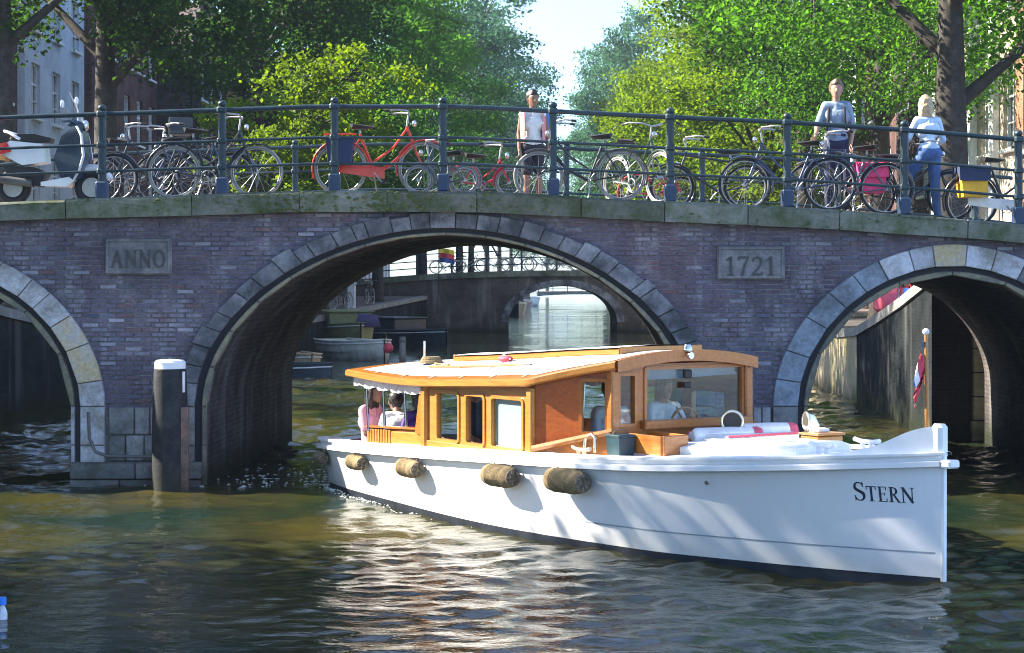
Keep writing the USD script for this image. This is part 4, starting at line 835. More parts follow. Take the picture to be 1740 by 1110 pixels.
# sun glints painted as foam by the stern and along the waterline
fr_ = np.random.default_rng(77); fo = []
def fleck(x, y, r):
    a = np.linspace(0, 2 * math.pi, 9)[:-1]; p = np.stack([x + r * 1.7 * np.cos(a) * fr_.uniform(.5, 1.2, 8), y + r * np.sin(a) * fr_.uniform(.5, 1.2, 8)], 1)
    z = wave_z(p[:, 0], p[:, 1]) + 0.006; c = np.array([[x, y, float(wave_z(np.array([x]), np.array([y]))[0]) + 0.016]])
    return trimesh.Trimesh(np.vstack([np.column_stack([p, z]), c]), [[k, (k + 1) % 8, 8] for k in range(8)], process=False)
for _ in range(170):
    d_ = abs(fr_.normal(0, 1.6)); s_ = -0.1 - d_; w_ = fr_.normal(0.9, 0.55 + 0.25 * d_)
    p = bw(s_, w_, 0); fo.append(fleck(p[0], p[1], fr_.uniform(0.005, 0.024)))
for _ in range(150):
    s_ = abs(fr_.normal(0.0, 1.5))
    if s_ > 9.0: continue
    s_ = s_ + 0; p = bw(s_, hb(s_, 0.02) + abs(fr_.normal(0.0, 0.07)) + 0.01, 0); fo.append(fleck(p[0], p[1], fr_.uniform(0.004, 0.012)))
solo('wake_foam', fo, paint('sparkle', (0.62, 0.66, 0.66), 0.6), kind='stuff')
tag(stage.GetPrimAtPath('/World/wake_foam'), 'sun glints painted as foam on the water around the stern and waterline of the boat', 'sparkle')
# ------------------------------------------------------------------ people: local x = the way they face, y = their left, z up
def solid(bones, edge=0.03, it=6):
    m = m3.Manifold.batch_boolean([capsule(a, b, ra, rb, 12) for a, b, ra, rb in bones], m3.OpType.Add).refine_to_length(edge)
    t = _tm(m); trimesh.smoothing.filter_taubin(t, lamb=0.5, nu=0.52, iterations=it); return t
def hand(w, d, side, fwd, curl=0.5):
    """palm, four unequal bent fingers and a thumb; w wrist, d direction of the hand, side towards the thumb, fwd the palm's normal"""
    d, side, fwd = [np.asarray(q, float) / np.linalg.norm(q) for q in (d, side, fwd)]
    P = w + d * 0.085; B = []
    pal = [sph(w + d * 0.01 + side * o, 0.018, 10) for o in (-0.014, 0.014)] + [sph(P + side * o, 0.0135, 10) for o in (-0.03, 0.03)]
    out = [m3.Manifold.batch_hull(pal)]
    for k, (o, l) in enumerate(((0.031, 0.072), (0.0105, 0.08), (-0.0105, 0.074), (-0.031, 0.058))):
        a = P + side * o; b = a + (d * math.cos(curl) + fwd * math.sin(curl)) * l * 0.5; c = b + (d * math.cos(curl * 2.1) + fwd * math.sin(curl * 2.1)) * l * 0.5
        out += [capsule(a, b, 0.0092, 0.0085, 8), capsule(b, c, 0.0085, 0.007, 8)]
    a = w + d * 0.025 + side * 0.022; b = a + (d * 0.6 + side * 0.75 + fwd * 0.2) * 0.042; c = b + (d * 0.9 + side * 0.2 + fwd * 0.4) * 0.035
    out += [capsule(a, b, 0.0125, 0.0095, 8), capsule(b, c, 0.0095, 0.0075, 8)]
    return _tm(m3.Manifold.batch_boolean(out, m3.OpType.Add))
def person(label, loc, rotz, J, colors, hair='short', female=False, bare_arms=True, shorts=False, sleeve=0.5, turn=0.0, extra=None, group=None, legs=True, skin='skin'):
    """J: joints sh_l, el_l, wr_l, hip_l, kn_l, an_l (and _r), plus pelvis, chest, neck, head"""
    p = thing('person', label, 'person', loc, rotz, group, scale=(0.93, 0.90, 1.0))
    J = {k: np.asarray(v_, float) for k, v_ in J.items()}
    f = 0.92 if female else 1.0
    B = [(J['pelvis'] + [0, 0.07, 0], J['pelvis'] + [0, -0.07, 0], 0.105, 0.105), (J['pelvis'], J['chest'] - [0, 0, 0.12], 0.115 * f, 0.115 * f),
         (J['chest'] + [0, 0.08 * f, 0], J['chest'] + [0, -0.08 * f, 0], 0.115 * f, 0.115 * f), (J['chest'] - [0, 0, 0.12], J['chest'], 0.115 * f, 0.12 * f),
         (J['sh_l'] * 0.9 + J['neck'] * 0.1, J['sh_r'] * 0.9 + J['neck'] * 0.1, 0.062 * f, 0.062 * f), (J['chest'], J['neck'] - [0, 0, 0.05], 0.11 * f, 0.07), (J['neck'] - [0, 0, 0.05], J['neck'] + [0.01, 0, 0.06], 0.056 * f, 0.052 * f)]
    torso = list(B)
    arms, sleeves, legb, trous, shoes = [], [], [], [], []
    for s in 'lr':
        arms += [(J['sh_' + s], J['el_' + s], 0.050 * f, 0.040 * f), (J['el_' + s], J['wr_' + s], 0.040 * f, 0.028 * f)]
        sleeves.append((J['sh_' + s], J['sh_' + s] + (J['el_' + s] - J['sh_' + s]) * min(sleeve * 2, 1), 0.060 * f, 0.056 * f))
        if sleeve > 0.5: sleeves.append((J['el_' + s], J['el_' + s] + (J['wr_' + s] - J['el_' + s]) * (sleeve * 2 - 1), 0.056 * f, 0.042 * f))
        if legs:
            legb += [(J['hip_' + s], J['kn_' + s], 0.088, 0.058), (J['kn_' + s], J['an_' + s], 0.058, 0.04)]
            toe = J.get('toe_' + s, J['an_' + s] + np.array([0.17, 0, -0.05]))
            shoes += [(J['an_' + s] + [-0.03, 0, -0.045], J['an_' + s] + (toe - J['an_' + s]) * 0.55 + [0, 0, -0.015], 0.04, 0.041), (J['an_' + s] + (toe - J['an_' + s]) * 0.55 + [0, 0, -0.015], toe, 0.041, 0.03)]
            k = 0.75 if shorts else 1.0
            trous += [(J['hip_' + s], J['hip_' + s] + (J['kn_' + s] - J['hip_' + s]) * k, 0.10, 0.075 + (0.02 if shorts else 0))]
            if not shorts: trous += [(J['kn_' + s], J['kn_' + s] + (J['an_' + s] - J['kn_' + s]) * 0.95, 0.074, 0.056)]
    # head: cranium, face, jaw, nose, ears
    h = J['head']; cs, sn = math.cos(turn), math.sin(turn); F = np.array([cs, sn, 0]); Lf = np.array([-sn, cs, 0]); Z = np.array([0, 0, 1.0])
    hd = m3.Manifold.batch_hull([sph(h + Z * 0.035 - F * 0.02, 0.092, 16), sph(h + Z * 0.02 + F * 0.03, 0.078, 14), sph(h - Z * 0.075 + F * 0.055, 0.038, 12), sph(h - Z * 0.05 + F * 0.01 + Lf * 0.03, 0.04, 12), sph(h - Z * 0.05 + F * 0.01 - Lf * 0.03, 0.04, 12)])
    hd = hd + m3.Manifold.batch_hull([sph(h + F * 0.098 + Z * 0.02, 0.009, 8), sph(h + F * 0.118 - Z * 0.022, 0.013, 8), sph(h + F * 0.095 - Z * 0.028 + Lf * 0.012, 0.01, 8), sph(h + F * 0.095 - Z * 0.028 - Lf * 0.012, 0.01, 8)])
    for e in (-1, 1): hd = hd + m3.Manifold.batch_hull([sph(h + Lf * e * 0.088 + Z * 0.02 - F * 0.01, 0.014, 8), sph(h + Lf * e * 0.084 - Z * 0.02 - F * 0.005, 0.011, 8)])
    bodym = solid(torso + arms + legb + [(J['neck'] + [0, 0, 0.03], h - Z * 0.03 - F * 0.01, 0.052 * f, 0.055)])
    hands = []
    for s, sg_ in (('l', 1), ('r', -1)):
        d = J['wr_' + s] - J['el_' + s]; d /= np.linalg.norm(d)
        side = np.array([0.9, 0, 0.25]); side -= d * (side @ d); side = side if np.linalg.norm(side) > 0.2 else np.array([0, -sg_, 0.1]); side /= np.linalg.norm(side)
        hands.append(hand(J['wr_' + s], d, side, np.cross(d, side) * (1 if s == 'r' else -1), J.get('curl', np.array(0.5)).item() if 'curl' in J else 0.5))
    body = part('body', [bodym, _tm(hd), *hands], M[skin], p, smooth=60)
    for e in (-1, 1):
        part('eye', ball(h + F * 0.083 + Lf * e * 0.033 + Z * 0.018, 0.0135, sub=1), M['eye'], body)
    for e in (-1, 1): part('eyebrow', tube([h + F * 0.089 + Lf * e * 0.016 + Z * 0.040, h + F * 0.087 + Lf * e * 0.034 + Z * 0.045, h + F * 0.074 + Lf * e * 0.052 + Z * 0.040], 0.0075, 6), colors['hair'], body)
    part('mouth', tube([h + F * 0.088 - Z * 0.058 + Lf * o for o in (-0.022, 0.0, 0.022)], 0.006, 6), M['lips'], body)
    up = (J['chest'] - J['pelvis']); lo = J['pelvis'] + up * 0.16
    top = [(lo + [0, 0.055, 0], lo + [0, -0.055, 0], 0.125 * f, 0.125 * f), (lo, J['chest'] - [0, 0, 0.12], 0.13 * f, 0.13 * f)] + [(a, b, ra + 0.013, rb + 0.013) for a, b, ra, rb in torso[2:-1]]
    sh = solid(top + (sleeves if sleeve > 0 else []), 0.035)
    def folds(m, amp=0.016):
        n_ = m.vertex_normals; q = m.vertices * [7, 7, 4.5]; m.vertices = m.vertices + n_ * ((meshkit.fbm(q, 3, 9) - 0.5) * amp * 2)[:, None]; return m
    part('shirt', folds(sh), colors['top'], p, smooth=60)
    if legs:
        part('shorts' if shorts else 'trousers', folds(solid([(B[0][0], B[0][1], 0.122, 0.122)] + trous, 0.03)), colors['legs'], p, smooth=60)
        part('shoes', solid(shoes, 0.03, 2), colors['shoes'], p, smooth=60)
    hm = [sph(h + Z * 0.055 - F * 0.03, 0.103, 16), sph(h + Z * 0.092 + F * 0.04, 0.062, 14), sph(h + Z * 0.035 - F * 0.03 + Lf * 0.045, 0.062, 12), sph(h + Z * 0.035 - F * 0.03 - Lf * 0.045, 0.062, 12)]
    hair_m = m3.Manifold.batch_hull(hm) + m3.Manifold.batch_hull([sph(h + Z * 0.03 - F * 0.05, 0.085, 14), sph(h - Z * 0.03 - F * 0.055, 0.06, 12)])
    if hair in ('long', 'mid'):
        dn = 0.22 if hair == 'long' else 0.12
        hair_m = hair_m + m3.Manifold.batch_hull([sph(h - F * 0.05, 0.092, 14), sph(h - Z * dn - F * 0.06 + Lf * 0.05, 0.05, 12), sph(h - Z * dn - F * 0.06 - Lf * 0.05, 0.05, 12)])
        for e in (-1, 1): hair_m = hair_m + m3.Manifold.batch_hull([sph(h + Lf * e * 0.075 + Z * 0.03, 0.035, 10), sph(h + Lf * e * 0.075 - Z * (dn * 0.7) - F * 0.02, 0.032, 10)])
    hm_ = _tm(hair_m.refine_to_length(0.03)); nz = meshkit.fbm(hm_.vertices * 40, 3, 5) - 0.5; hm_.vertices = hm_.vertices + (hm_.vertices - h) * (0.24 * nz)[:, None]
    part('hair', hm_, colors['hair'], p, smooth=40)
    if extra: extra(p, J)
    return p
M['lips'] = paint('lips', (0.36, 0.13, 0.11), 0.5)
M['denim'] = paint('blue_denim', (0.045, 0.10, 0.24), 0.85, var=0.3, scale=12)
M['denim_dark'] = paint('dark_denim', (0.015, 0.022, 0.055), 0.85, var=0.3, scale=12)
M['tee_grey'] = paint('grey_blue_shirt', (0.20, 0.26, 0.34), 0.85)
M['tee_blue'] = paint('pale_blue_shirt', (0.45, 0.56, 0.68), 0.85)
M['tank'] = paint('white_tank_top', (0.62, 0.62, 0.57), 0.85)
M['coral'] = paint('coral_shirt', (0.62, 0.24, 0.22), 0.85)
M['pink'] = paint('pink_shirt', (0.60, 0.27, 0.33), 0.85)
M['shirt_white'] = paint('white_shirt', (0.74, 0.74, 0.76), 0.85)
M['purple'] = paint('purple_shirt', (0.10, 0.05, 0.26), 0.85)
M['black_cloth'] = paint('black_cloth', (0.015, 0.015, 0.02), 0.85)
M['sneaker'] = paint('dark_shoes', (0.05, 0.045, 0.045), 0.7)
M['bag_blue'] = paint('blue_backpack', (0.06, 0.17, 0.42), 0.8)
def stand(h=1.75, **kw):
    k = h / 1.75
    J = dict(pelvis=(0, 0, 0.95), chest=(0, 0, 1.29), neck=(0, 0, 1.475), head=(0.03, 0, 1.635), sh_l=(0, 0.172, 1.42), sh_r=(0, -0.172, 1.42), el_l=(-0.03, 0.22, 1.14), el_r=(-0.03, -0.22, 1.14),
             wr_l=(0.05, 0.225, 0.90), wr_r=(0.05, -0.225, 0.90), hip_l=(0, 0.09, 0.90), hip_r=(0, -0.09, 0.90), kn_l=(0.02, 0.10, 0.5), kn_r=(0.02, -0.10, 0.5), an_l=(-0.02, 0.11, 0.085), an_r=(-0.02, -0.11, 0.085))
    J.update(kw); return {a: np.asarray(b, float) * k for a, b in J.items()}
def sit(**kw):
    """seated; the seat is z = 0"""
    J = dict(pelvis=(0, 0, 0.11), chest=(-0.02, 0, 0.46), neck=(-0.01, 0, 0.645), head=(0.03, 0, 0.805), sh_l=(-0.01, 0.185, 0.59), sh_r=(-0.01, -0.185, 0.59), el_l=(0.08, 0.23, 0.33), el_r=(0.08, -0.23, 0.33),
             wr_l=(0.30, 0.15, 0.25), wr_r=(0.30, -0.15, 0.25), hip_l=(0.02, 0.09, 0.09), hip_r=(0.02, -0.09, 0.09), kn_l=(0.42, 0.12, 0.09), kn_r=(0.42, -0.12, 0.09), an_l=(0.42, 0.12, -0.21), an_r=(0.42, -0.12, -0.21))
    J.update(kw); return {a: np.asarray(b, float) for a, b in J.items()}
def deckpt(px, Y, dz=0.0): x = (px - 870) / FPX * Y; return np.array([x, Y, ztop(x) - 0.03 + dz])
FACE_CAM = -90.0
def straps(mat, back):
    def f(p, J):
        for s in (1, -1):
            part('strap', tube([(-0.10, s * 0.10, J['neck'][2] - 0.16), (-0.02, s * 0.115, J['neck'][2] - 0.005), (0.09, s * 0.115, J['neck'][2] - 0.10), (0.135, s * 0.12, J['neck'][2] - 0.24), (0.10, s * 0.15, J['neck'][2] - 0.38)], 0.02, 8), mat, p, smooth=True)
        part('backpack', cbox((-0.22, 0, J['neck'][2] - 0.24), (0.16, 0.30, 0.42), 0.05), back, p, smooth=50)
    return f
# the man with the backpack beside his bicycle
person('man in grey-blue T-shirt and dark jeans with black backpack straps holding a bicycle', deckpt(1421, 25.0), FACE_CAM - 8, stand(1.80, el_r=(0.06, -0.27, 1.15), wr_r=(0.26, -0.30, 1.03), el_l=(-0.05, 0.24, 1.14), wr_l=(0.10, 0.20, 0.92), kn_l=(0.05, 0.14, 0.5), an_l=(0.02, 0.17, 0.085)),
       dict(top=M['tee_grey'], legs=M['denim_dark'], shoes=M['sneaker'], hair=M['hair_brown']), extra=straps(M['black_cloth'], M['black_cloth']))
# the woman on the bicycle, seen from behind
person('woman in pale blue shirt and jeans seen from behind with one foot raised', deckpt(1578, 24.75), 98, stand(1.66, pelvis=(-0.02, 0, 0.95), chest=(0.05, 0, 1.28), neck=(0.09, 0, 1.46), head=(0.13, 0, 1.62), el_l=(0.10, 0.30, 1.17), wr_l=(0.30, 0.26, 1.10), el_r=(0.08, -0.27, 1.16), wr_r=(0.30, -0.22, 1.08),
       sh_l=(0.07, 0.175, 1.40), sh_r=(0.07, -0.175, 1.40), kn_l=(0.16, 0.26, 0.66), an_l=(0.02, 0.33, 0.29), toe_l=(0.14, 0.36, 0.23), hip_l=(0.0, 0.10, 0.90), kn_r=(0.0, -0.10, 0.5), an_r=(-0.06, -0.12, 0.085)),
       dict(top=M['tee_blue'], legs=M['denim'], shoes=M['sneaker'], hair=M['hair_blond']), hair='mid', female=True, sleeve=0.75, turn=-0.3)
def scarf(p, J):
    for s in (1, -1):
        part('open_shirt_front', hullpts(np.array([(0.10, s * 0.15, 1.44), (0.03, s * 0.205, 1.44), (0.12, s * 0.14, 1.20), (0.05, s * 0.20, 1.0), (0.11, s * 0.15, 1.0), (0.04, s * 0.215, 1.2)])), M['coral'], p, smooth=50)
    part('backpack', cbox((-0.20, 0.14, 1.26), (0.2, 0.36, 0.46), 0.06), M['bag_blue'], p, smooth=50)
person('man in white tank top and open coral shirt with a blue backpack behind the railing', deckpt(905, 27.3, -0.05), FACE_CAM + 6, stand(1.74, el_l=(-0.03, 0.25, 1.14), wr_l=(0.03, 0.25, 0.9)),
       dict(top=M['tank'], legs=M['black_cloth'], shoes=M['sneaker'], hair=M['hair_dark']), shorts=True, sleeve=0.0, extra=scarf, skin='skin_tan', turn=0.25)
# people aboard
def seat(label, s, vst, z, face, J, colors, **kw): return person(label, bw(s, vst, z), math.degrees(BANG) + face, J, colors, **kw)
seat('woman in pink top sitting at the stern under the canopy', 1.3, 0.78, 0.44, 25, sit(head=(0.06, 0, 0.80)), dict(top=M['pink'], legs=M['denim_dark'], shoes=M['sneaker'], hair=M['hair_dark']), hair='long', female=True, sleeve=0.4, skin='skin_tan')
seat('person in white shirt leaning forward under the boat canopy', 1.95, 0.72, 0.44, 165, sit(chest=(0.10, 0, 0.43), neck=(0.22, 0, 0.57), head=(0.30, 0, 0.70), sh_l=(0.19, 0.185, 0.53), sh_r=(0.19, -0.185, 0.53), el_l=(0.3, 0.24, 0.3), el_r=(0.3, -0.24, 0.3), wr_l=(0.45, 0.12, 0.22), wr_r=(0.45, -0.12, 0.22)), dict(top=M['shirt_white'], legs=M['denim_dark'], shoes=M['sneaker'], hair=M['hair_dark']), sleeve=0.6)
seat('woman in purple top with dark hair sitting against the saloon under the canopy', 2.5, 0.78, 0.44, 175, sit(), dict(top=M['purple'], legs=M['black_cloth'], shoes=M['sneaker'], hair=M['hair_dark']), hair='mid', female=True, sleeve=0.4, skin='skin_tan')
seat('person with dark hair seated inside the saloon behind the middle window', 3.15, 0.42, 0.56, -5, sit(), dict(top=M['denim_dark'], legs=M['black_cloth'], shoes=M['sneaker'], hair=M['hair_brown']), sleeve=0.5)
seat('helmsman in white shirt behind the windscreen of the boat', 5.85, -0.22, 0.68, -6, sit(el_l=(0.13, 0.25, 0.36), wr_l=(0.30, 0.16, 0.40), el_r=(0.13, -0.25, 0.36), wr_r=(0.30, -0.16, 0.40)), dict(top=M['shirt_white'], legs=M['black_cloth'], shoes=M['sneaker'], hair=M['hair_brown']), sleeve=0.55)
seat('person in pale shirt beside the helmsman behind the windscreen', 5.62, 0.30, 0.64, -10, sit(), dict(top=M['shirt_white'], legs=M['denim'], shoes=M['sneaker'], hair=M['hair_dark']), sleeve=0.5, skin='skin_tan')
wh = thing('steering_wheel', 'wooden steering wheel in front of the helmsman', 'wheel', bw(6.22, -0.22, 1.12), math.degrees(BANG))
part('rim', torus((0, 0, 0), 0.19, 0.014, 'x', 28, 6), M['varnish'], wh, smooth=True)
for a in range(6): part('spoke', cyl((0, 0, 0), (0, 0.23 * math.cos(a * math.pi / 3), 0.23 * math.sin(a * math.pi / 3)), 0.01, seg=6), M['varnish'], wh)

# ------------------------------------------------------------------ bicycles: local x = forward, z up, y left, origin on the ground midway between the wheels
def bikemat(name, col): 
    if name not in M: M[name] = paint(name, col, 0.35, coat=0.3)
    return M[name]
M['tyre'] = paint('bicycle_tyre', (0.02, 0.02, 0.02), 0.8)
M['tyre_pale'] = paint('cream_bicycle_tyre', (0.27, 0.26, 0.23), 0.8)
M['rimsteel'] = paint('rim_steel', (0.36, 0.36, 0.36), 0.4, metal=0.7)
M['leather'] = paint('dark_saddle', (0.02, 0.018, 0.017), 0.5)
def bicycle(label, loc, rotz, frame_mat, tyre='tyre', R=0.335, wb=1.08, chain=None, lowstep=True, panniers=None, basket=None, child=False, steer=0.0, lean=0.0, group='bicycles parked on the bridge', crate=None):
    b = thing('bicycle', label, 'bicycle', loc, rotz, group); k = R / 0.335
    xr, xf_ = -wb / 2, wb / 2; bb = np.array([xr + 0.43 * k, 0, 0.27 * k]); seatt = bb + np.array([-0.19, 0, 0.50]) * k; head_t = np.array([xf_ - 0.22 * k, 0, 0.86 * k]); head_b = np.array([xf_ - 0.14 * k, 0, 0.64 * k])
    for nm, x in (('wheel', xr), ('wheel', xf_)):
        w = part(nm, torus((x, 0, R), R - 0.016, 0.0165 * max(k, .8), 'y', 44, 8), M[tyre], b, smooth=True)
        part('rim', torus((x, 0, R), R - 0.042, 0.010, 'y', 36, 6), M['rimsteel'], w, smooth=True)
        sp = []
        for q in range(16):
            a = q / 16 * 2 * math.pi; a2 = a + (0.3 if q % 2 else -0.3); y = 0.03 if q % 2 else -0.03
            sp.append(tube([(x + 0.025 * math.cos(a2), y, R + 0.025 * math.sin(a2)), (x + (R - 0.045) * math.cos(a), 0, R + (R - 0.045) * math.sin(a))], 0.0014, 4))
        part('spokes', sp, M['rimsteel'], w); part('hub', cyl((x, -0.05, R), (x, 0.05, R), 0.024, seg=10), M['rimsteel'], w)
        g = [(x + (R + 0.022) * math.cos(a), 0, R + (R + 0.022) * math.sin(a)) for a in np.linspace(math.radians(15 if x > 0 else -15), math.radians(165 if x > 0 else 200), 20)]
        if x > 0: g = [(x + (R + 0.022) * math.cos(a), 0, R + (R + 0.022) * math.sin(a)) for a in np.linspace(math.radians(60), math.radians(195), 18)]
        part('mudguard', [tube(np.array(g) + [0, o, 0], 0.012, 5) for o in (-0.016, 0, 0.016)], frame_mat, b, smooth=True)
    fr = [cyl(bb, seatt, 0.016 * k), cyl(head_t, head_b, 0.020 * k)]
    for o in (-0.05, 0.05): fr += [tube([(xr, o, R), bb + [0, o * .4, 0]], 0.011, 6), tube([(xr, o, R), seatt - np.array([0, 0, 0.06]) + [0, o * .2, 0]], 0.009, 6)]
    if lowstep: fr += [tube([head_b + [-0.01, 0, 0], head_b * 0.45 + bb * 0.55 + [0.02, 0, -0.03], bb], 0.024 * k, 8), tube([head_t + [0, 0, -0.03], head_t * 0.5 + bb * 0.5 + [0.03, 0, 0.03], bb * .75 + seatt * .25], 0.014 * k, 8)]
    else: fr += [cyl(head_b, bb, 0.018), cyl(head_t + [0.01, 0, -0.04], seatt + [0, 0, -0.05], 0.016)]
    part('frame', fr, frame_mat, b, smooth=40)
    fk = []
    for o in (-0.05, 0.05): fk.append(tube([head_b + [0.0, 0, -0.01], head_b * .6 + np.array([xf_, 0, R]) * .4 + [-0.01, o, 0], (xf_, o, R)], 0.012, 6))
    part('fork', fk, frame_mat, b, smooth=40)
    st = head_t + [-0.03, 0, 0.12]
    hb_ = [st + [-0.24, 0.27, 0.06], st + [-0.10, 0.27, 0.08], st + [0.05, 0.16, 0.07], st + [0.07, 0, 0.03], st + [0.05, -0.16, 0.07], st + [-0.10, -0.27, 0.08], st + [-0.24, -0.27, 0.06]]
    hbp = part('handlebar', [tube(hb_, 0.012, 8), cyl(head_t, st + [0.05, 0, 0.03], 0.013)], M['rimsteel'], b, smooth=40)
    for i in (0, 6): part('grip', cyl(hb_[i], np.array(hb_[i]) * .55 + np.array(hb_[1 if i == 0 else 5]) * .45, 0.017), M['leather'], hbp)
    part('headlight', ball(st + [0.13, 0, -0.08], 0.04, (0.8, 1, 1)), M['chrome'], b, smooth=True)
    sd = part('saddle', hullpts(np.array([seatt + [0.20, 0, 0.10], seatt + [0.18, 0.03, 0.085], seatt + [0.18, -0.03, 0.085], seatt + [-0.08, 0.10, 0.12], seatt + [-0.08, -0.10, 0.12], seatt + [-0.13, 0.06, 0.13], seatt + [-0.13, -0.06, 0.13], seatt + [-0.10, 0.08, 0.06], seatt + [-0.10, -0.08, 0.06], seatt + [0.1, 0, 0.05]])), M['leather'], b, smooth=50)
    part('seat_post', cyl(seatt, seatt + [0, 0, 0.08], 0.013), M['rimsteel'], sd)
    cr = part('crank', [cyl(bb + [0, -0.09, 0], bb + [0, 0.09, 0], 0.012), torus(bb + [0, -0.04, 0], 0.085 * k, 0.007, 'y', 20, 6), cyl(bb + [0, -0.08, 0], bb + [0.10 * k, -0.08, -0.12 * k], 0.01), cyl(bb + [0, 0.08, 0], bb + [-0.10 * k, 0.08, 0.12 * k], 0.01)], M['rimsteel'], b)
    for q, o in (((0.10, -0.13, -0.12), 0), ((-0.10, 0.13, 0.12), 0)): part('pedal', cbox(bb + np.array([q[0] * k, q[1], q[2] * k]), (0.09, 0.09, 0.025), 0.006), M['black'], cr)
    if chain is not None:
        part('chain_guard', hullpts(np.array([(bb[0] + 0.13, o, bb[2] + q) for o in (-0.075, -0.05) for q in (-0.07, 0.085)] + [(xr - 0.06, o, R + q) for o in (-0.075, -0.05) for q in (-0.05, 0.05)])), chain, b)
    if not child:
        z = 2 * R + 0.10
        part('carrier', [tube([(xr + 0.20, 0.05, z), (xr - 0.22, 0.05, z)], 0.007, 6), tube([(xr + 0.20, -0.05, z), (xr - 0.22, -0.05, z)], 0.007, 6), tube([(xr - 0.20, 0.06, z), (xr, 0.06, R)], 0.006, 5), tube([(xr - 0.20, -0.06, z), (xr, -0.06, R)], 0.006, 5)] + [tube([(xr + q, -0.05, z), (xr + q, 0.05, z)], 0.006, 5) for q in (-0.2, -0.06, 0.08)], frame_mat, b)
    if panniers:
        main, lid = panniers
        for o in (-1, 1):
            pn = part('pannier', hullpts(np.array([(xr + q * (0.15 if zz < .5 else 0.19), o * oo, 2 * R + 0.06 - 0.36 * (1 - zz)) for q in (-1, 1) for zz in (0, 0.15, 1) for oo in ((0.075, 0.17) if zz == 1 else (0.07, 0.20))])), main, b, smooth=30)
            if lid is not None: part('flap', hullpts(np.array([(xr + q * 0.20, o * oo, 2 * R + zz) for q in (-1, 1) for oo, zz in ((0.02, 0.125), (0.2, 0.10), (0.215, -0.09), (0.06, 0.02))])), lid, pn)
    if basket is not None:
        part('front_basket', [cbox((xf_ + 0.02, 0, 0.98), (0.30, 0.36, 0.02), 0.005)] + [cbox((xf_ + 0.02 + dx * 0.15, dy * 0.18, 1.09), (0.30 if dy else 0.015, 0.015 if dy else 0.36, 0.22), 0.004) for dx, dy in ((1, 0), (-1, 0), (0, 1), (0, -1))], basket, b)
    part('kickstand', tube([bb + [-0.03, 0.05, 0.02], bb + [0.02, 0.20, -bb[2] + 0.01]], 0.009, 5), M['rimsteel'], b)
    return b
BLK = bikemat('black_bicycle_paint', (0.018, 0.02, 0.024)); BRED = bikemat('red_bicycle_paint', (0.62, 0.045, 0.025)); BGRN = bikemat('green_bicycle_paint', (0.03, 0.06, 0.035)); BBLU = bikemat('blue_bicycle_paint', (0.03, 0.05, 0.10)); BGRY = bikemat('grey_bicycle_paint', (0.11, 0.12, 0.13)); BWHT = bikemat('white_bicycle_paint', (0.62, 0.62, 0.62))
PNAVY = paint('navy_pannier', (0.02, 0.03, 0.075), 0.75); PYEL = paint('yellow_pannier', (0.70, 0.37, 0.02), 0.7); PNK = paint('pink_pannier', (0.78, 0.05, 0.17), 0.7); PRED = paint('crimson_toy_paint', (0.6, 0.03, 0.06), 0.5)
def bd(px, Y): p = deckpt(px, Y); return p
bicycle('dark bicycle with a pale front wheel between the third and fourth railing posts', bd(366, 24.46), 0, BLK, 'tyre_pale', R=0.35)
bicycle('red step-through bicycle with red chain guard and navy panniers', bd(650, 24.5), 0, BRED, 'tyre_pale', R=0.352, wb=1.10, chain=BRED, panniers=(PNAVY, None))
bicycle('dark bicycle with a pale rear wheel in front of the man in the tank top', bd(985, 24.46), 180, BLK, 'tyre_pale', R=0.33, wb=1.08)
bicycle('green bicycle turned towards the canal with its handlebar above its front wheel', bd(1084, 24.95), -62, BGRN, 'tyre_pale', R=0.345)
bicycle('black bicycle leaning low beside the post, its dark wheel before the bright tree', bd(1205, 25.1), 180, BLK, R=0.30, wb=1.0, lowstep=False)
bicycle('dark blue bicycle with wide mudguards left of the man in the grey-blue shirt', bd(1338, 24.5), 180, BBLU, R=0.35, wb=1.12)
bicycle('grey bicycle held by the man in the grey-blue shirt', bd(1442, 24.62), 180, BGRY, 'tyre', R=0.35, wb=0.98, lowstep=False)
bicycle('black bicycle with pink panniers under the woman in pale blue', bd(1548, 24.85), 0, BLK, R=0.33, wb=1.08, panniers=(PNK, PNK))
bicycle('bicycle with yellow dark-flapped panniers and pale chain guard at the right end', bd(1722, 24.46), 0, BLK, R=0.35, wb=1.10, panniers=(PYEL, PNAVY), chain=BWHT)
bicycle('black bicycle behind the second railing post in the dark jumble', bd(262, 24.95), 180, BLK, R=0.33)
bicycle('grey bicycle standing innermost in the dark jumble near the scooter', bd(236, 25.5), 12, BGRY, R=0.34, basket=BLK)
bicycle('blue bicycle behind the third railing post', bd(330, 25.4), 170, BBLU, R=0.34)
bicycle('small red child bicycle with little wheels between the fifth post and the tank top man', bd(826, 24.75), 0, PRED, 'tyre_pale', R=0.20, wb=0.62, child=True)
bicycle('small grey child bicycle standing under the red bicycle front wheel', bd(750, 24.42), 180, BGRY, 'tyre_pale', R=0.20, wb=0.60, child=True)
bicycle('small red child bicycle behind the green bicycle', bd(1118, 25.5), 0, PRED, 'tyre', R=0.22, wb=0.62, child=True)

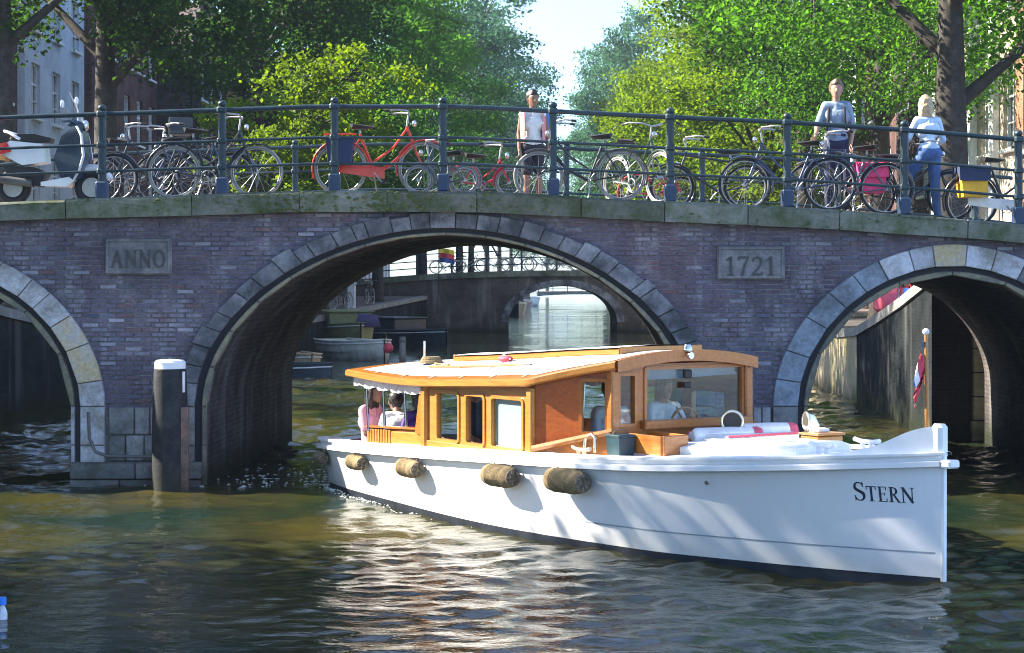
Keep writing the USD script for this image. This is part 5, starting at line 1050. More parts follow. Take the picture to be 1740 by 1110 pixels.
# ------------------------------------------------------------------ the motor scooter at the left end
sc = thing('motor_scooter', 'white and dark motor scooter with red tail light at the left picture edge', 'scooter', deckpt(72, 24.62))
M['scoot_white'] = paint('scooter_white', (0.70, 0.72, 0.74), 0.25, coat=0.5, var=0.04); M['scoot_dark'] = paint('scooter_dark_blue', (0.02, 0.035, 0.06), 0.3, coat=0.3)
def H(pts, y): return hullpts(np.array([(x, s * y * k_, z) for x, z, k_ in pts for s in (-1, 1)]))
part('rear_body', [_tm(H([(-0.52, 0.76, 0.6), (-0.38, 0.84, 1), (0.04, 0.80, 0.9), (0.08, 0.56, 0.8), (-0.22, 0.52, 1), (-0.50, 0.66, 0.7)], 0.19)).subdivide()], M['scoot_white'], sc, smooth=40)
part('under_body', H([(-0.48, 0.52, .7), (-0.1, 0.5, 1), (0.08, 0.42, .9), (0.0, 0.24, .7), (-0.4, 0.3, .8)], 0.17), M['black'], sc, smooth=40)
part('seat', H([(-0.40, 0.87, .8), (-0.36, 0.93, .8), (-0.06, 0.93, 1), (0.14, 0.88, .7), (0.12, 0.82, .7), (-0.36, 0.84, 1)], 0.16), M['leather'], sc, smooth=40)
part('grab_rail', tube([(-0.25, 0.17, 0.86), (-0.40, 0.16, 0.95), (-0.50, 0, 0.98), (-0.40, -0.16, 0.95), (-0.25, -0.17, 0.86)], 0.02, 8), M['scoot_white'], sc, smooth=True)
part('tail_light', H([(-0.56, 0.80, .8), (-0.42, 0.82, 1), (-0.36, 0.70, 1), (-0.54, 0.66, .8)], 0.185), paint('red_tail_light', (0.65, 0.03, 0.03), 0.25), sc)
part('indicator', [cbox((-0.50, s * 0.12, 0.62), (0.06, 0.07, 0.06), 0.01) for s in (-1, 1)], paint('amber_lens', (0.7, 0.32, 0.1), 0.3), sc)
part('floorboard', hullpts(np.array([(x, y, z) for x, z in ((0.02, 0.30), (0.02, 0.25), (0.35, 0.24), (0.50, 0.34), (0.46, 0.38), (0.35, 0.29)) for y in (-0.17, 0.17)])), M['scoot_white'], sc)
part('leg_shield', hullpts(np.array([(x, y * k_, z) for x, z, k_ in ((0.26, 0.38, .6), (0.34, 0.30, .6), (0.54, 0.34, .8), (0.61, 0.62, 1), (0.57, 0.97, .8), (0.44, 1.04, .5), (0.29, 0.9, .7), (0.2, 0.62, .8)) for y in (-0.24, 0.24)])), M['scoot_dark'], sc, smooth=40)
part('shield_trim', [tube([(0.44, s * 0.15, 0.31), (0.54, s * 0.225, 0.45), (0.60, s * 0.25, 0.64), (0.56, s * 0.21, 0.92), (0.48, s * 0.12, 1.03)], 0.018, 8) for s in (-1, 1)], M['scoot_white'], sc, smooth=True)
part('handlebar', [tube([(0.34, -0.34, 1.08), (0.42, -0.2, 1.10), (0.46, 0, 1.06), (0.42, 0.2, 1.10), (0.34, 0.34, 1.08)], 0.018, 8), _tm(H([(0.36, 1.04, 1), (0.42, 1.14, .7), (0.56, 1.08, .8), (0.54, 0.98, .7)], 0.12))], M['scoot_dark'], sc, smooth=40)
part('headlight', ball((0.57, 0, 1.05), 0.075, (0.6, 1, 1)), M['chrome'], sc, smooth=True)
part('windshield', grid(np.array([[(0.56 - 0.20 * q - 0.10 * (2 * u - 1) ** 2, (2 * u - 1) * 0.24 * (1 - 0.3 * q), 1.08 + 0.42 * q) for u in np.linspace(0, 1, 9)] for q in np.linspace(0, 1, 6)])), M['glass'], sc, smooth=True)
for s in (-1, 1):
    mr = part('mirror', ball((0.36, s * 0.40, 1.36 + 0.06 * s), 0.06, (0.4, 1.0, 0.9)), M['scoot_white'], sc, smooth=True); part('mirror_arm', tube([(0.42, s * 0.22, 1.10), (0.40, s * 0.34, 1.22), (0.36, s * 0.40, 1.32 + 0.06 * s)], 0.009, 6), M['rimsteel'], mr)
for x in (-0.38, 0.66):
    w = part('wheel', torus((x, 0, 0.235), 0.18, 0.055, 'y', 32, 10), M['tyre'], sc, smooth=True); part('rim', cyl((x, -0.04, 0.235), (x, 0.04, 0.235), 0.13, seg=18), M['rimsteel'], w)
part('front_mudguard', tube([(0.66 + 0.26 * math.cos(a), 0, 0.235 + 0.26 * math.sin(a)) for a in np.linspace(0.4, 2.7, 12)], 0.05, 8), M['scoot_white'], sc, smooth=True)
part('exhaust', cyl((-0.1, -0.17, 0.28), (-0.54, -0.17, 0.34), 0.05, 0.055, 12), M['iron'], sc, smooth=True)
# ------------------------------------------------------------------ houses along the canal (local x along the facade, facade at y = 0 facing -y)
def house(label, X, y0, y1, zg, h, floors, cols, wall, side, trim='trim', gable='cornice', pil=0, name='canal_house', door_col=(0.02, 0.05, 0.03)):
    w = y1 - y0
    t = thing(name, label, 'house', (X, y0 if side < 0 else y1, zg), 90 if side < 0 else -90)
    g = sg.box(0, -0.3, w, h); fh = (h - 0.6) / floors; bays = []
    cw = w / cols; ww, wh = min(1.15, cw * 0.56), fh * 0.62
    for f in range(floors):
        for c in range(cols):
            x0 = cw * (c + 0.5) - ww / 2; z0 = 0.35 + f * fh + fh * 0.2
            if f == 0 and c == cols - 1: bays.append(('door', x0, 0.12, x0 + ww, 2.75))
            else: bays.append(('window', x0, z0, x0 + ww, z0 + wh))
    if gable == 'neck': g = g.union(sg.Polygon([(w * .08, h), (w * .25, h + 0.6), (w * .28, h + 2.0), (w * .4, h + 2.6), (w * .5, h + 3.1), (w * .6, h + 2.6), (w * .72, h + 2.0), (w * .75, h + 0.6), (w * .92, h)])); bays.append(('window', w / 2 - .5, h + .3, w / 2 + .5, h + 1.6))
    if gable == 'step':
        for k in range(4): g = g.union(sg.box(w * .12 * k + 0.3, h - 0.01, w - w * .12 * k - 0.3, h + 0.75 * (k + 1)))
        bays.append(('window', w / 2 - .5, h + .4, w / 2 + .5, h + 1.6))
    for _, a, b, c, d in bays: g = g.difference(sg.box(a, b, c, d))
    part('facade', extr_xz(g, 0, 0.3), wall, t)
    part('house_body', box((w / 2, 4.8, h / 2 - 0.2), (w - 0.02, 8.8, h + 0.1)), wall, t)
    part('roof', hullpts(np.array([(0.0, 0.32, h - 0.1), (w, 0.32, h - 0.1), (0, 9.2, h - 0.1), (w, 9.2, h - 0.1), (w / 2, 0.34, h + 2.4), (w / 2, 9.2, h + 2.4)])), M['roof'], t)
    part('chimney', cbox((w * 0.75, 6, h + 2.0), (0.7, 0.7, 1.8), 0.03), wall, t)
    if gable == 'cornice': part('cornice', [cbox((w / 2, -0.10, h - 0.1), (w - 0.05, 0.5, 0.22), 0.03), cbox((w / 2, -0.03, h - 0.42), (w - 0.1, 0.22, 0.4), 0.02)], M[trim], t)
    for kind, a, b, c, d in bays:
        o = sg.box(a, b, c, d)
        if kind == 'window':
            bars = o.difference(o.buffer(-0.07, join_style=2)).union(sg.box((a + c) / 2 - 0.025, b, (a + c) / 2 + 0.025, d)).union(sg.box(a, b + (d - b) * 0.62 - 0.03, c, b + (d - b) * 0.62 + 0.03)).union(sg.box(a, b + (d - b) * 0.31 - 0.015, c, b + (d - b) * 0.31 + 0.015))
            wn = part('window', extr_xz(bars, 0.10, 0.19), M[trim], t)
            part('pane', box(((a + c) / 2, 0.205, (b + d) / 2), (c - a, 0.012, d - b)), M['pane'], wn)
            part('sill', cbox(((a + c) / 2, -0.03, b - 0.06), (c - a + 0.16, 0.22, 0.10), 0.015), M[trim], wn)
        else:
            dr = part('door', box(((a + c) / 2, 0.2, (b + d) / 2 - 0.15), (c - a, 0.05, d - b - 0.3)), paint(free_name('x', 'door_paint').split('/')[1], door_col, 0.35), t)
            part('frame', extr_xz(o.difference(sg.box(a + .09, b, c - .09, d - .09)), 0.08, 0.18), M[trim], dr)
            part('step', cbox(((a + c) / 2, -0.35, 0.02), (1.6, 0.7, 0.3), 0.02), M['plinth'], dr)
    for k in range(pil):
        xq = w * (k + 0.5) / pil if pil > 1 else w / 2
        xq = cw * k if 0 < k else 0.18
        part('pilaster', [cbox((min(xq, w - 0.2), -0.10, h * 0.5 + 0.3), (0.42, 0.22, h - 2.4), 0.03), cbox((min(xq, w - 0.2), -0.14, h - 1.2), (0.62, 0.30, 0.4), 0.04), cbox((min(xq, w - 0.2), -0.14, 1.3), (0.62, 0.30, 0.4), 0.04)], M[trim], t)
    return t
house('pale grey-blue rendered house glimpsed between the left trees behind the scooter', -16.2, 62.0, 70.6, 1.3, 12.5, 4, 3, M['house_pale'], -1, gable='neck')
house('dark brown brick house with tall white window frames behind the left trees', -16.0, 71.0, 84.0, 1.3, 13.0, 4, 5, M['house_brown'], -1)
house('dark brick house left of the pale house at the picture edge', -16.4, 53.0, 61.8, 1.3, 13.0, 4, 3, M['house_brown'], -1)
house('dark step-gabled house far down the left row', -14.2, 84.5, 92.5, 1.5, 12.0, 4, 3, M['house_dark'], -1, gable='step')
house('orange brick house furthest down the left row', -12.6, 93.0, 104.0, 1.7, 12.5, 4, 4, M['house_orange'], -1)
house('dark terraced house beyond the far bridge on the left', -11.4, 104.5, 122.0, 1.7, 12.5, 4, 6, M['house_dark'], -1)
house('pale grey terraced house well beyond the far bridge on the left', -9.8, 123.0, 150.0, 1.5, 12.0, 4, 8, M['house_pale'], -1)
house('brown terraced house beyond the far bridge on the right', 15.5, 91.0, 118.0, 1.7, 13.0, 4, 8, M['house_brown'], 1)
house('sandstone terraced house well beyond the far bridge on the right', 16.5, 119.0, 150.0, 1.5, 13.0, 4, 9, M['sandstone'], 1)
house('sunlit sandstone house with tall pilasters behind the big tree trunk on the right', 12.9, 47.2, 56.5, 1.4, 15.0, 4, 4, M['sandstone'], 1, trim='sandtrim' if 'sandtrim' in M else 'trim', pil=4)
house('orange-brown brick house at the right picture edge', 12.7, 39.5, 47.0, 1.5, 14.0, 4, 3, M['house_orange'], 1)
house('dark brick house in the right row behind the trees', 13.6, 57.0, 66.0, 1.4, 13.0, 4, 3, M['house_dark'], 1, gable='neck')
house('brown brick house with cornice further along the right row', 14.2, 66.5, 77.0, 1.5, 13.5, 4, 4, M['house_brown'], 1)
house('pale house far along the right row', 14.8, 77.5, 90.0, 1.6, 13.0, 4, 4, M['house_pale'], 1)

# ------------------------------------------------------------------ trees
def leaves(C, n, spread, size, r, flat=0.35):
    """n kite-shaped leaves scattered round clump centres C"""
    k = r.integers(0, len(C), n); c = C[k] + r.normal(0, 1, (n, 3)) * spread * np.array([1, 1, 0.62])
    nrm = r.normal(0, 1, (n, 3)); nrm[:, 2] = np.abs(nrm[:, 2]) + flat; nrm /= np.linalg.norm(nrm, axis=1, keepdims=True)
    d = r.normal(0, 1, (n, 3)); d -= nrm * (d * nrm).sum(1, keepdims=True); d /= np.linalg.norm(d, axis=1, keepdims=True); e = np.cross(nrm, d)
    s = size * r.uniform(0.6, 1.25, (n, 1)); w = s * 0.34
    V = np.stack([c - d * s * .5, c + e * w + nrm * s * 0.08, c + d * s * .5, c - e * w + nrm * s * 0.08], 1).reshape(-1, 3)
    b = np.arange(n)[:, None] * 4
    return V, np.vstack([b + [0, 1, 2], b + [0, 2, 3]])
def tree(name, label, cat, loc, seed, h, zlow, rad, leafm, n=24000, clumps=230, size=0.19, trunk=0.30, lean=(0, 0), droop=0.0, group=None):
    r = np.random.default_rng(seed)
    t = thing(name, label, cat, loc, 0, group)
    top = np.array([lean[0], lean[1], h]); zc = (h + zlow) / 2; hz = (h - zlow) / 2
    # main lobes of the crown
    nl = 9; lobes = []
    for i in range(nl):
        a = i * 2.4 + r.uniform(-.4, .4); q = r.uniform(0.15, 0.95); zz = zlow + hz * 2 * (0.18 + 0.74 * i / (nl - 1)); prof = math.sqrt(max(0.08, 1 - ((zz - zc) / hz) ** 2)) ** 0.8
        lobes.append(np.array([rad * 0.62 * prof * math.cos(a) + lean[0] * zz / h, rad * 0.62 * prof * math.sin(a) + lean[1] * zz / h, zz]))
    lobes = np.array(lobes); lr = rad * r.uniform(0.40, 0.58, nl)
    C = []
    while len(C) < clumps:
        i = r.integers(nl); u = r.normal(0, 1, 3); u /= np.linalg.norm(u); q = r.uniform(0.35, 1.08) ** 0.6
        p = lobes[i] + u * lr[i] * q * np.array([1, 1, 0.72])
        p[2] -= droop * max(0, np.hypot(p[0], p[1]) - rad * .5)
        if p[2] > zlow - 0.6: C.append(p)
    C = np.array(C)
    V, F = leaves(C, n, rad * 0.088, size, r)
    br = [tube([(0, 0, -0.2), (lean[0] * .05, lean[1] * .05, 0.4), (0.03 + lean[0] * .25, lean[1] * .25, zlow * 0.6), (lean[0] * .5, lean[1] * .5, zlow + hz * 0.5), top * 0.92], [trunk * 1.35, trunk * 1.02, trunk * 0.9, trunk * 0.55, 0.04], 12)]
    part('trunk', br, M['bark'], t, smooth=True)
    for i in range(nl):
        z0 = min(lobes[i][2] - 0.15 * h, zlow + hz * 0.6) ; z0 = max(z0, zlow * 0.62); f = z0 / h
        s = np.array([lean[0] * f, lean[1] * f, z0]); m_ = (s + lobes[i]) / 2 + np.array([0, 0, 0.3]) + r.normal(0, 0.2, 3)
        lm = [tube([s, m_, lobes[i]], [trunk * 0.42, trunk * 0.26, trunk * 0.1], 7)]
        for j in range(4):
            q = C[np.argsort(np.linalg.norm(C - lobes[i], axis=1))[r.integers(0, 24)]]
            lm.append(tube([m_ * .4 + lobes[i] * .6, (lobes[i] + q) / 2 + r.normal(0, .1, 3), q], [trunk * 0.13, trunk * 0.08, 0.012], 5))
        part('limb', lm, M['bark'], t, smooth=True)
    part('crown', trimesh.Trimesh(V, F, process=False), leafm, t)
    return t
def quayl(y, off): return (xl(y) - off, y, zl(y) - 0.05)
def quayr(y, off): return (xr(y) + off, y, zr(y) - 0.05)
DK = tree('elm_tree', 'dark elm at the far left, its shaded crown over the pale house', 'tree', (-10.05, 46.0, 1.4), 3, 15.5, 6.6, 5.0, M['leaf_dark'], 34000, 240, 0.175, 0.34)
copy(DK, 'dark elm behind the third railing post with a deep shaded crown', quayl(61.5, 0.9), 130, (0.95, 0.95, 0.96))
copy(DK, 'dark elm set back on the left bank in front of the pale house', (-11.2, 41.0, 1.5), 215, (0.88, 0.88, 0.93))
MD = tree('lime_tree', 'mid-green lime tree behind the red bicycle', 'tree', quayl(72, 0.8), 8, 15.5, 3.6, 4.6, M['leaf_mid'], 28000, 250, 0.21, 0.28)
copy(MD, 'green lime tree left of the sky gap on the left bank', quayl(86, 0.9), 80, 1.0)
copy(MD, 'green lime tree by the left end of the far arched bridge', quayl(103, 0.9), 200, 1.05)
CL = tree('hazy_tree', 'hazy blue-green tree right beside the sky gap on its left', 'tree', quayl(124, 0.6), 12, 22.5, 3.5, 5.6, M['leaf_cool'], 26000, 270, 0.28, 0.28)
NTH = ('nearest', 'second', 'third', 'fourth and furthest')
for nth, (y, rz_, s) in zip(NTH, ((142, 60, 1.0), (165, 150, 1.0), (190, 240, 1.0), (225, 20, 1.0))): copy(CL, f'hazy blue-green tree, {nth} of those receding left of the gap', quayl(y, 1.0), rz_, s, 'hazy trees along the far left bank')
for nth, (y, rz_, s) in zip(NTH, ((146, 30, (.72, .72, 1.0)), (172, 110, (.85, .85, 1.02)), (205, 260, .9), (240, 190, .95))): copy(CL, f'hazy blue-green tree, {nth} of those receding right of the sky gap', quayr(y, -0.9), rz_, s, 'hazy trees along the far right bank')
copy(CL, 'small hazy tree closing the far end of the canal below the sky gap', (6.5, 345, 0.5), 45, (1.2, 1.2, 0.95))
copy(CL, 'broad hazy tree closing the far end of the canal to the right', (17.0, 330, 0.5), 100, (1.3, 1.3, 1.0))
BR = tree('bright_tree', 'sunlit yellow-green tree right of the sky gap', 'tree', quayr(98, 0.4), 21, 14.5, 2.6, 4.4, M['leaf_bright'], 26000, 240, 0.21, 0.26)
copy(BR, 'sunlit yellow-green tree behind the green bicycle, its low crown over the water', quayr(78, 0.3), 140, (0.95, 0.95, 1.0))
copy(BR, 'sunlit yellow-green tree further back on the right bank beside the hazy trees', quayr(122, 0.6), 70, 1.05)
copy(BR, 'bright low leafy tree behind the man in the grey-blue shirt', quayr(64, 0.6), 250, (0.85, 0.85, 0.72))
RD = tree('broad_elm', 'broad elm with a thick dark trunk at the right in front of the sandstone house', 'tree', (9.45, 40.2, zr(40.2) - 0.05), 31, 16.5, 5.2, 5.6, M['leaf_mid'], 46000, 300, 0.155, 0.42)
copy(RD, 'elm with a slimmer trunk between the man and the woman on the bridge', (10.3, 52.0, 1.45), 150, (0.82, 0.82, 0.92))
copy(DK, 'dark elm crown above the post left of the man in the grey-blue shirt', quayr(60, 1.4), 300, (0.9, 0.9, 0.95))
YT = tree('young_tree', 'young yellow-green tree catching the sun above the red bicycle', 'tree', quayl(52.6, -0.1), 41, 8.2, 2.6, 2.6, M['leaf_bright'], 10500, 120, 0.16, 0.12, lean=(3.4, 0.2), droop=0.25)
copy(YT, 'young yellow-green tree leaning over the water behind the dark bicycle with the pale wheel', quayl(50.6, -0.2), 12, (0.7, 0.7, 0.72))
# trees on the near left bank, outside the picture, whose shade falls on the bow and the water
copy(MD, 'lime tree on the near left bank whose shade falls across the bow', (-11.8, 15.8, 1.45), 60, 1.0)
copy(MD, 'lime tree added out of view on the near left bank to thicken the bow shade', (-16.5, 16.4, 1.45), 140, (1.0, 1.0, 1.2))  # added unseen to fill gaps in the crown that shades the bow
copy(MD, 'lime tree on the near left bank closest to the viewer', (-12.0, 6.6, 1.45), 190, (1.0, 1.0, 1.05))
copy(MD, 'lime tree on the near left bank behind the viewer', (-12.0, -2.0, 1.45), 310, (1.0, 1.0, 1.05))

# ------------------------------------------------------------------ the far arched bridge and the bridge beyond it
def far_bridge(label, Y, depth, cx, a_in, b_in, zs, xL, xR, zt0, ztc, mat):
    t = thing('far_bridge', label, 'bridge', (cx, Y, 0)); xs_ = np.linspace(xL, xR, 50); tp = lambda x: zt0 + (ztc - zt0) * max(0, 1 - ((x - cx) / 12.0) ** 2)
    cur = lambda a, b: [(cx + a * math.cos(q), zs + b * math.sin(q)) for q in np.linspace(0, math.pi, 41)]
    hole = sg.Polygon([(cx + a_in, -1.8)] + cur(a_in, b_in) + [(cx - a_in, -1.8)])
    pl = sg.Polygon([(x, tp(x)) for x in xs_] + [(xR, -1.8), (xL, -1.8)]).difference(hole)
    part('masonry', extr_xz(pl, Y, Y + depth), mat, t, world=True)
    co, ci = cur(a_in + 0.38, b_in + 0.34), cur(a_in, b_in)
    for k in range(20):
        part('arch_stone', hullpts(np.array([(x, yy, z) for (x, z) in co[2 * k:2 * k + 3] + ci[2 * k:2 * k + 3] for yy in (Y - 0.08, Y + 0.1)])), M['voussoir'], t, world=True)
    for k in range(0, 48, 3):
        part('coping_stone', hullpts(np.array([(x, yy, tp(x) + zz) for x in xs_[k:k + 4] for yy in (Y - 0.12, Y + 0.4) for zz in (-0.28, 0.02)])), M['coping'], t, world=True)
    r = thing('far_railing', label.split(' ')[0] + ' iron railing on top of the ' + ('far arched bridge' if Y < 150 else 'furthest bridge'), 'railing', (cx, Y + 0.15, ztc))
    for hh in (0.35, 0.7, 1.05): part('rail', tube([(x, Y + 0.15, tp(x) + hh) for x in xs_], 0.03, 6), M['rail'], r, world=True)
    for x in np.arange(xL + 0.5, xR, 1.8): part('post', cbox((x, Y + 0.15, tp(x) + 0.55), (0.1, 0.1, 1.1), 0.01), M['rail'], r, world=True)
    return tp
tp2 = far_bridge('dark brick bridge with one stone arch seen through the middle arch', 96.0, 7.0, 2.62, 2.8, 1.85, 0.55, -9.0, 14.0, 2.6, 3.2, M['far_masonry'])
tp3 = far_bridge('low pale bridge furthest down the canal', 232.0, 7.0, 8.6, 7.4, 0.75, 0.35, -8.0, 24.0, 1.35, 1.5, M['house_pale'])
ORD = ('second', 'third', 'fourth', 'fifth', 'sixth', 'seventh', 'eighth', 'ninth', 'tenth')
bp0 = bicycle('pale bicycle on the far arched bridge, leftmost of its row', (-3.4, 96.5, tp2(-3.4)), 0, BWHT, 'tyre_pale', group='bicycles parked on the far arched bridge')
for k, x in enumerate((-2.2, -1.0, 0.3, 1.5, 2.7, 3.9, 5.1, 6.2)):
    copy(bp0, f'pale bicycle on the far arched bridge, {ORD[k]} from the left', (x, 96.5 + 0.25 * (k % 2), tp2(x)), (0, 180, 12, 170)[k % 4])
fpole = thing('rainbow_flag', 'small yellow, red and blue flag on a pole by the far arched bridge', 'flag', (-3.75, 95.6, 2.4))
part('pole', cyl((0, 0, -0.4), (0, 0, 2.1), 0.03), M['rail'], fpole)
for k, m_ in enumerate((paint('flag_yellow', (0.65, 0.55, 0.04), 0.7), M['red'], M['blue'])):
    part('band', grid(np.array([[(0.03 + 0.75 * q, 0.06 * math.sin(7 * q + k), 1.95 - 0.24 * (k + u) - 0.12 * q * q) for q in np.linspace(0, 1, 8)] for u in (0, 1)])), m_, fpole, smooth=True)

# ------------------------------------------------------------------ moored boats beyond the bridge
def loft_boat(label, X, Y, rot, Ln, Bm, fb, hullm, deckm, inner=None, cabin=None, name='moored_boat', boot=None):
    t = thing(name, label, 'boat', (X, Y, 0), rot); s = np.linspace(0, 1, 24)
    b = PCH([0, 0.1, 0.5, 0.85, 1.0], [0.72, 0.86, 1.0, 0.62, 0.03])(s) * Bm / 2; zs = fb * (1 + 0.35 * (s - 0.3) ** 2)
    sec = lambda i, sg_: [(s[i] * Ln - Ln / 2, sg_ * b[i] * (0.78 + 0.22 * q), -0.25 + (zs[i] + 0.25) * q) for q in np.linspace(1, 0, 6)]
    part('hull', [grid(np.array([sec(i, 1) for i in range(24)])[:, ::-1]), grid(np.array([sec(i, -1) for i in range(24)])), ribbon([(-Ln / 2, -b[0] * (0.78 + .22 * q), -0.25 + (zs[0] + .25) * q) for q in (0, 1)], [(-Ln / 2, b[0] * (0.78 + .22 * q), -0.25 + (zs[0] + .25) * q) for q in (0, 1)])], hullm, t, smooth=50)
    part('deck', grid(np.array([[(s[i] * Ln - Ln / 2, u * b[i] * 0.97, zs[i] - (0.03 if inner is None or i > 17 else inner)) for u in (-1, 0, 1)] for i in range(24)])), deckm, t)
    part('rubbing_strake', [tube([(s[i] * Ln - Ln / 2, sg_ * (b[i] * 0.985 + 0.012), zs[i] - 0.10) for i in range(24)], 0.022, 6) for sg_ in (-1, 1)], M['capwhite'], t, smooth=True)
    part('gunwale', [tube([(s[i] * Ln - Ln / 2, sg_ * b[i], zs[i]) for i in range(24)], 0.035, 6) for sg_ in (-1, 1)], deckm if inner is None else hullm, t, smooth=True)
    if cabin:
        x0, x1, hw, hh, cm = cabin
        cb = part('cabin', cbox(((x0 + x1) / 2, 0, fb + hh / 2), (x1 - x0, hw * 2, hh), 0.04), cm, t)
        for k in range(3):
            for sg_ in (-1, 1): part('window', cbox((x0 + (x1 - x0) * (k + .7) / 3.4, sg_ * (hw + 0.002), fb + hh * .6), ((x1 - x0) / 5, 0.02, hh * .35), 0.004), M['pane'], cb)
        part('cabin_roof', cbox(((x0 + x1) / 2, 0, fb + hh + 0.03), (x1 - x0 + 0.15, hw * 2 + 0.15, 0.06), 0.02), deckm, cb)
    elif inner:
        for f in (-0.25, 0.1): part('thwart', cbox((f * Ln, 0, fb - 0.14), (0.22, Bm * 0.8, 0.03), 0.006), M['varnish'], t)
    return t
M['boat_grey'] = stainmat('weathered_grey_boat', (0.74, 0.74, 0.69), (0.55, 0.55, 0.47), 2.0); M['boat_navy'] = paint('dark_boat_paint', (0.02, 0.035, 0.05), 0.35); M['boat_olive'] = paint('olive_boat_paint', (0.19, 0.20, 0.085), 0.5); M['boat_tan'] = paint('tan_boat_timber', (0.48, 0.37, 0.22), 0.6); M['boat_cover'] = paint('purple_boat_cover', (0.075, 0.06, 0.15), 0.8)
loft_boat('weathered pale grey motor boat moored beyond the left side of the middle arch', -5.25, 63.0, -62, 4.6, 1.75, 0.62, M['boat_grey'], M['boat_grey'], inner=0.35)
loft_boat('dark navy houseboat moored behind the pale grey boat', -5.0, 78.0, -48, 7.0, 2.3, 0.6, M['boat_navy'], M['boat_navy'], cabin=(-2.4, 1.2, 0.85, 0.5, M['boat_navy']))
loft_boat('olive moored barge behind the grey boat against the left quay', -6.4, 70.0, -75, 8.0, 2.2, 1.0, M['boat_olive'], M['boat_olive'], cabin=(-2.5, 2.0, 0.8, 0.5, M['boat_olive']))
loft_boat('small tan rowing boat nearest the left wall of the middle arch', -6.45, 56.5, -70, 3.2, 1.25, 0.42, M['boat_tan'], M['varnish_deep'], inner=0.25)
loft_boat('low blue tender floating in front of the tan rowing boat', -6.35, 52.5, -20, 2.8, 1.2, 0.3, M['boat_navy'], M['boat_navy'], inner=0.18)
cv = thing('boat_cover', 'purple cover bundled on the stern of the olive barge', 'cover', (-5.15, 66.6, 0.9))
part('bundle', hullpts(np.array([(-0.45, -0.3, 0.1), (0.45, -0.3, 0.1), (0.45, 0.3, 0.1), (-0.45, 0.3, 0.1), (-0.3, -0.2, 0.5), (0.35, -0.2, 0.55), (0.3, 0.2, 0.5), (-0.35, 0.2, 0.6)])), M['boat_cover'], cv, smooth=True)
bu = thing('fender_ball', 'red ball fender hanging at the bow of the pale grey boat', 'fender', (-4.05, 61.0, 0.45)); part('ball', ball((0, 0, 0), 0.17), M['red'], bu, smooth=True); part('lanyard', cyl((0, 0, 0.15), (-0.1, 0.3, 0.45), 0.012), M['rope_dark'], bu)
mp = thing('mooring_pile', 'slim grey timber pile standing in the water beyond the canopy', 'mooring post', (-3.47, 58.8, 0)); part('pile', cyl((0, 0, -1.5), (0.02, 0, 0.88), 0.12, 0.10, 10), M['quay_coping'], mp, smooth=40); part('iron_band', cyl((0.02, 0, 0.70), (0.02, 0, 0.78), 0.112, seg=12), M['iron'], mp)
for k, (x, y, rr, lab, m_) in enumerate(((3.0, 150, -80, 'dark moored boat beyond the far arch, nearer the left bank', M['boat_navy']), (1.3, 170, -85, 'blue moored boat further back beyond the far arch', M['boat_navy']), (4.2, 205, -88, 'grey moored boat furthest beyond the far arch', M['boat_grey']))):
    loft_boat(lab, xl(y) + 1.6, y, rr, 8.0, 2.6, 0.9, m_, M['boat_grey'], cabin=(-2, 1.5, 0.9, 0.7, m_))
# bicycles on the quays seen through the arches
bl = bicycle('dark bicycle on the left quay, nearest of those seen through the middle arch', (xl(58) - 0.7, 58, zl(58)), 80, BLK, 'tyre_pale', group='bicycles along the left quay')
for k, y in enumerate((60.5, 62.5, 65, 67, 69.5, 72, 75, 78, 82)): copy(bl, f'dark bicycle on the left quay, {ORD[k]} from the nearest through the middle arch', (xl(y) - 0.6 - 0.3 * (k % 2), y, zl(y)), (80, 100, 60, 120)[k % 4])
wp = thing('white_post', 'white square post on the left quay beside the bicycles', 'bollard', (xl(76) - 0.35, 76, zl(76))); part('shaft', cbox((0, 0, 0.5), (0.32, 0.32, 1.0), 0.03), M['capwhite'], wp); part('cap', cbox((0, 0, 1.03), (0.4, 0.4, 0.08), 0.02), M['capwhite'], wp)
q = lambda y, o: (xr(y) + o, y, zr(y))
bicycle('red bicycle on the ramped quay seen through the right arch', q(36.4, 0.55), 95, BRED, 'tyre_pale', group=None)
bicycle('black bicycle with white front basket topmost on the ramp in the right arch', q(34.4, 0.6), 80, BLK, 'tyre_pale', basket=BWHT, group=None)
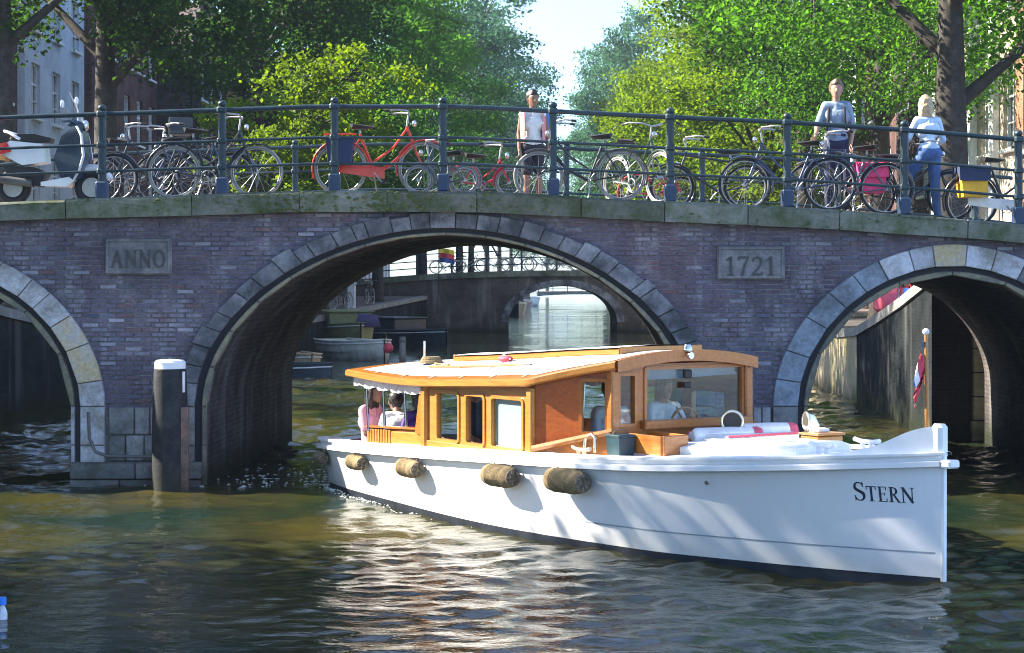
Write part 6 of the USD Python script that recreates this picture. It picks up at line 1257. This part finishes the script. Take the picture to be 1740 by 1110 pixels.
bicycle('brown-framed bicycle in the middle of the ramped quay in the right arch', q(35.5, 0.9), 100, bikemat('brown_bicycle_paint', (0.20, 0.09, 0.035)), 'tyre_pale', group=None)
bx = thing('blue_crate', 'blue crate strapped behind the bicycles in the right arch', 'crate', q(35.0, 0.45), 10)
part('crate', [cbox((0, 0, 0.02), (0.42, 0.34, 0.03), 0.006)] + [cbox((dx * .2, dy * .16, 0.15 + 0.0), (0.42 if dy else 0.02, 0.02 if dy else 0.34, 0.28), 0.004) for dx, dy in ((1, 0), (-1, 0), (0, 1), (0, -1))], paint('blue_plastic', (0.02, 0.10, 0.45), 0.4), bx)
part('crate_stand', cbox((0, 0, -0.0), (0.3, 0.25, 0.02), 0.004), M['iron'], bx)
rb = thing('red_cover', 'crimson covered cargo bicycle box at the lower end of the ramped quay', 'cargo box', q(38.4, 0.5), 95)
part('cover', cbox((0, 0, 0.42), (0.9, 0.6, 0.55), 0.12), M['pinkred'], rb, smooth=40); part('tray', cbox((0, 0, 0.13), (0.8, 0.5, 0.08), 0.02), M['black'], rb)
# ------------------------------------------------------------------ the little bottle afloat at the lower left corner
bt = thing('plastic_bottle', 'pale plastic bottle with a blue cap floating at the lower left corner', 'bottle', (at(4, 1048, 14.3)[0], 14.3, 0.0))
part('bottle_body', lathe([(0, -0.09), (0.035, -0.09), (0.038, -0.07), (0.038, 0.06), (0.03, 0.09), (0.018, 0.115), (0.018, 0.13), (0, 0.13)], n=16), paint('pale_plastic', (0.5, 0.55, 0.62), 0.3), bt, smooth=40)
part('cap', lathe([(0.0, 0.128), (0.03, 0.128), (0.03, 0.185), (0, 0.187)], n=14), paint('blue_cap', (0.03, 0.2, 0.7), 0.4), bt, smooth=40)
# ------------------------------------------------------------------ summer haze down the canal
hz = box((0, 185, 33), (560, 640, 73.6))
hm = usdkit.material(stage, L + 'haze_air', {'v': ('principled_volume', {'color': (0.72, 0.86, 1.0), 'density': HAZE, 'anisotropy': 0.3})}, volume='v.volume')
solo('haze', hz, hm, kind='stuff')
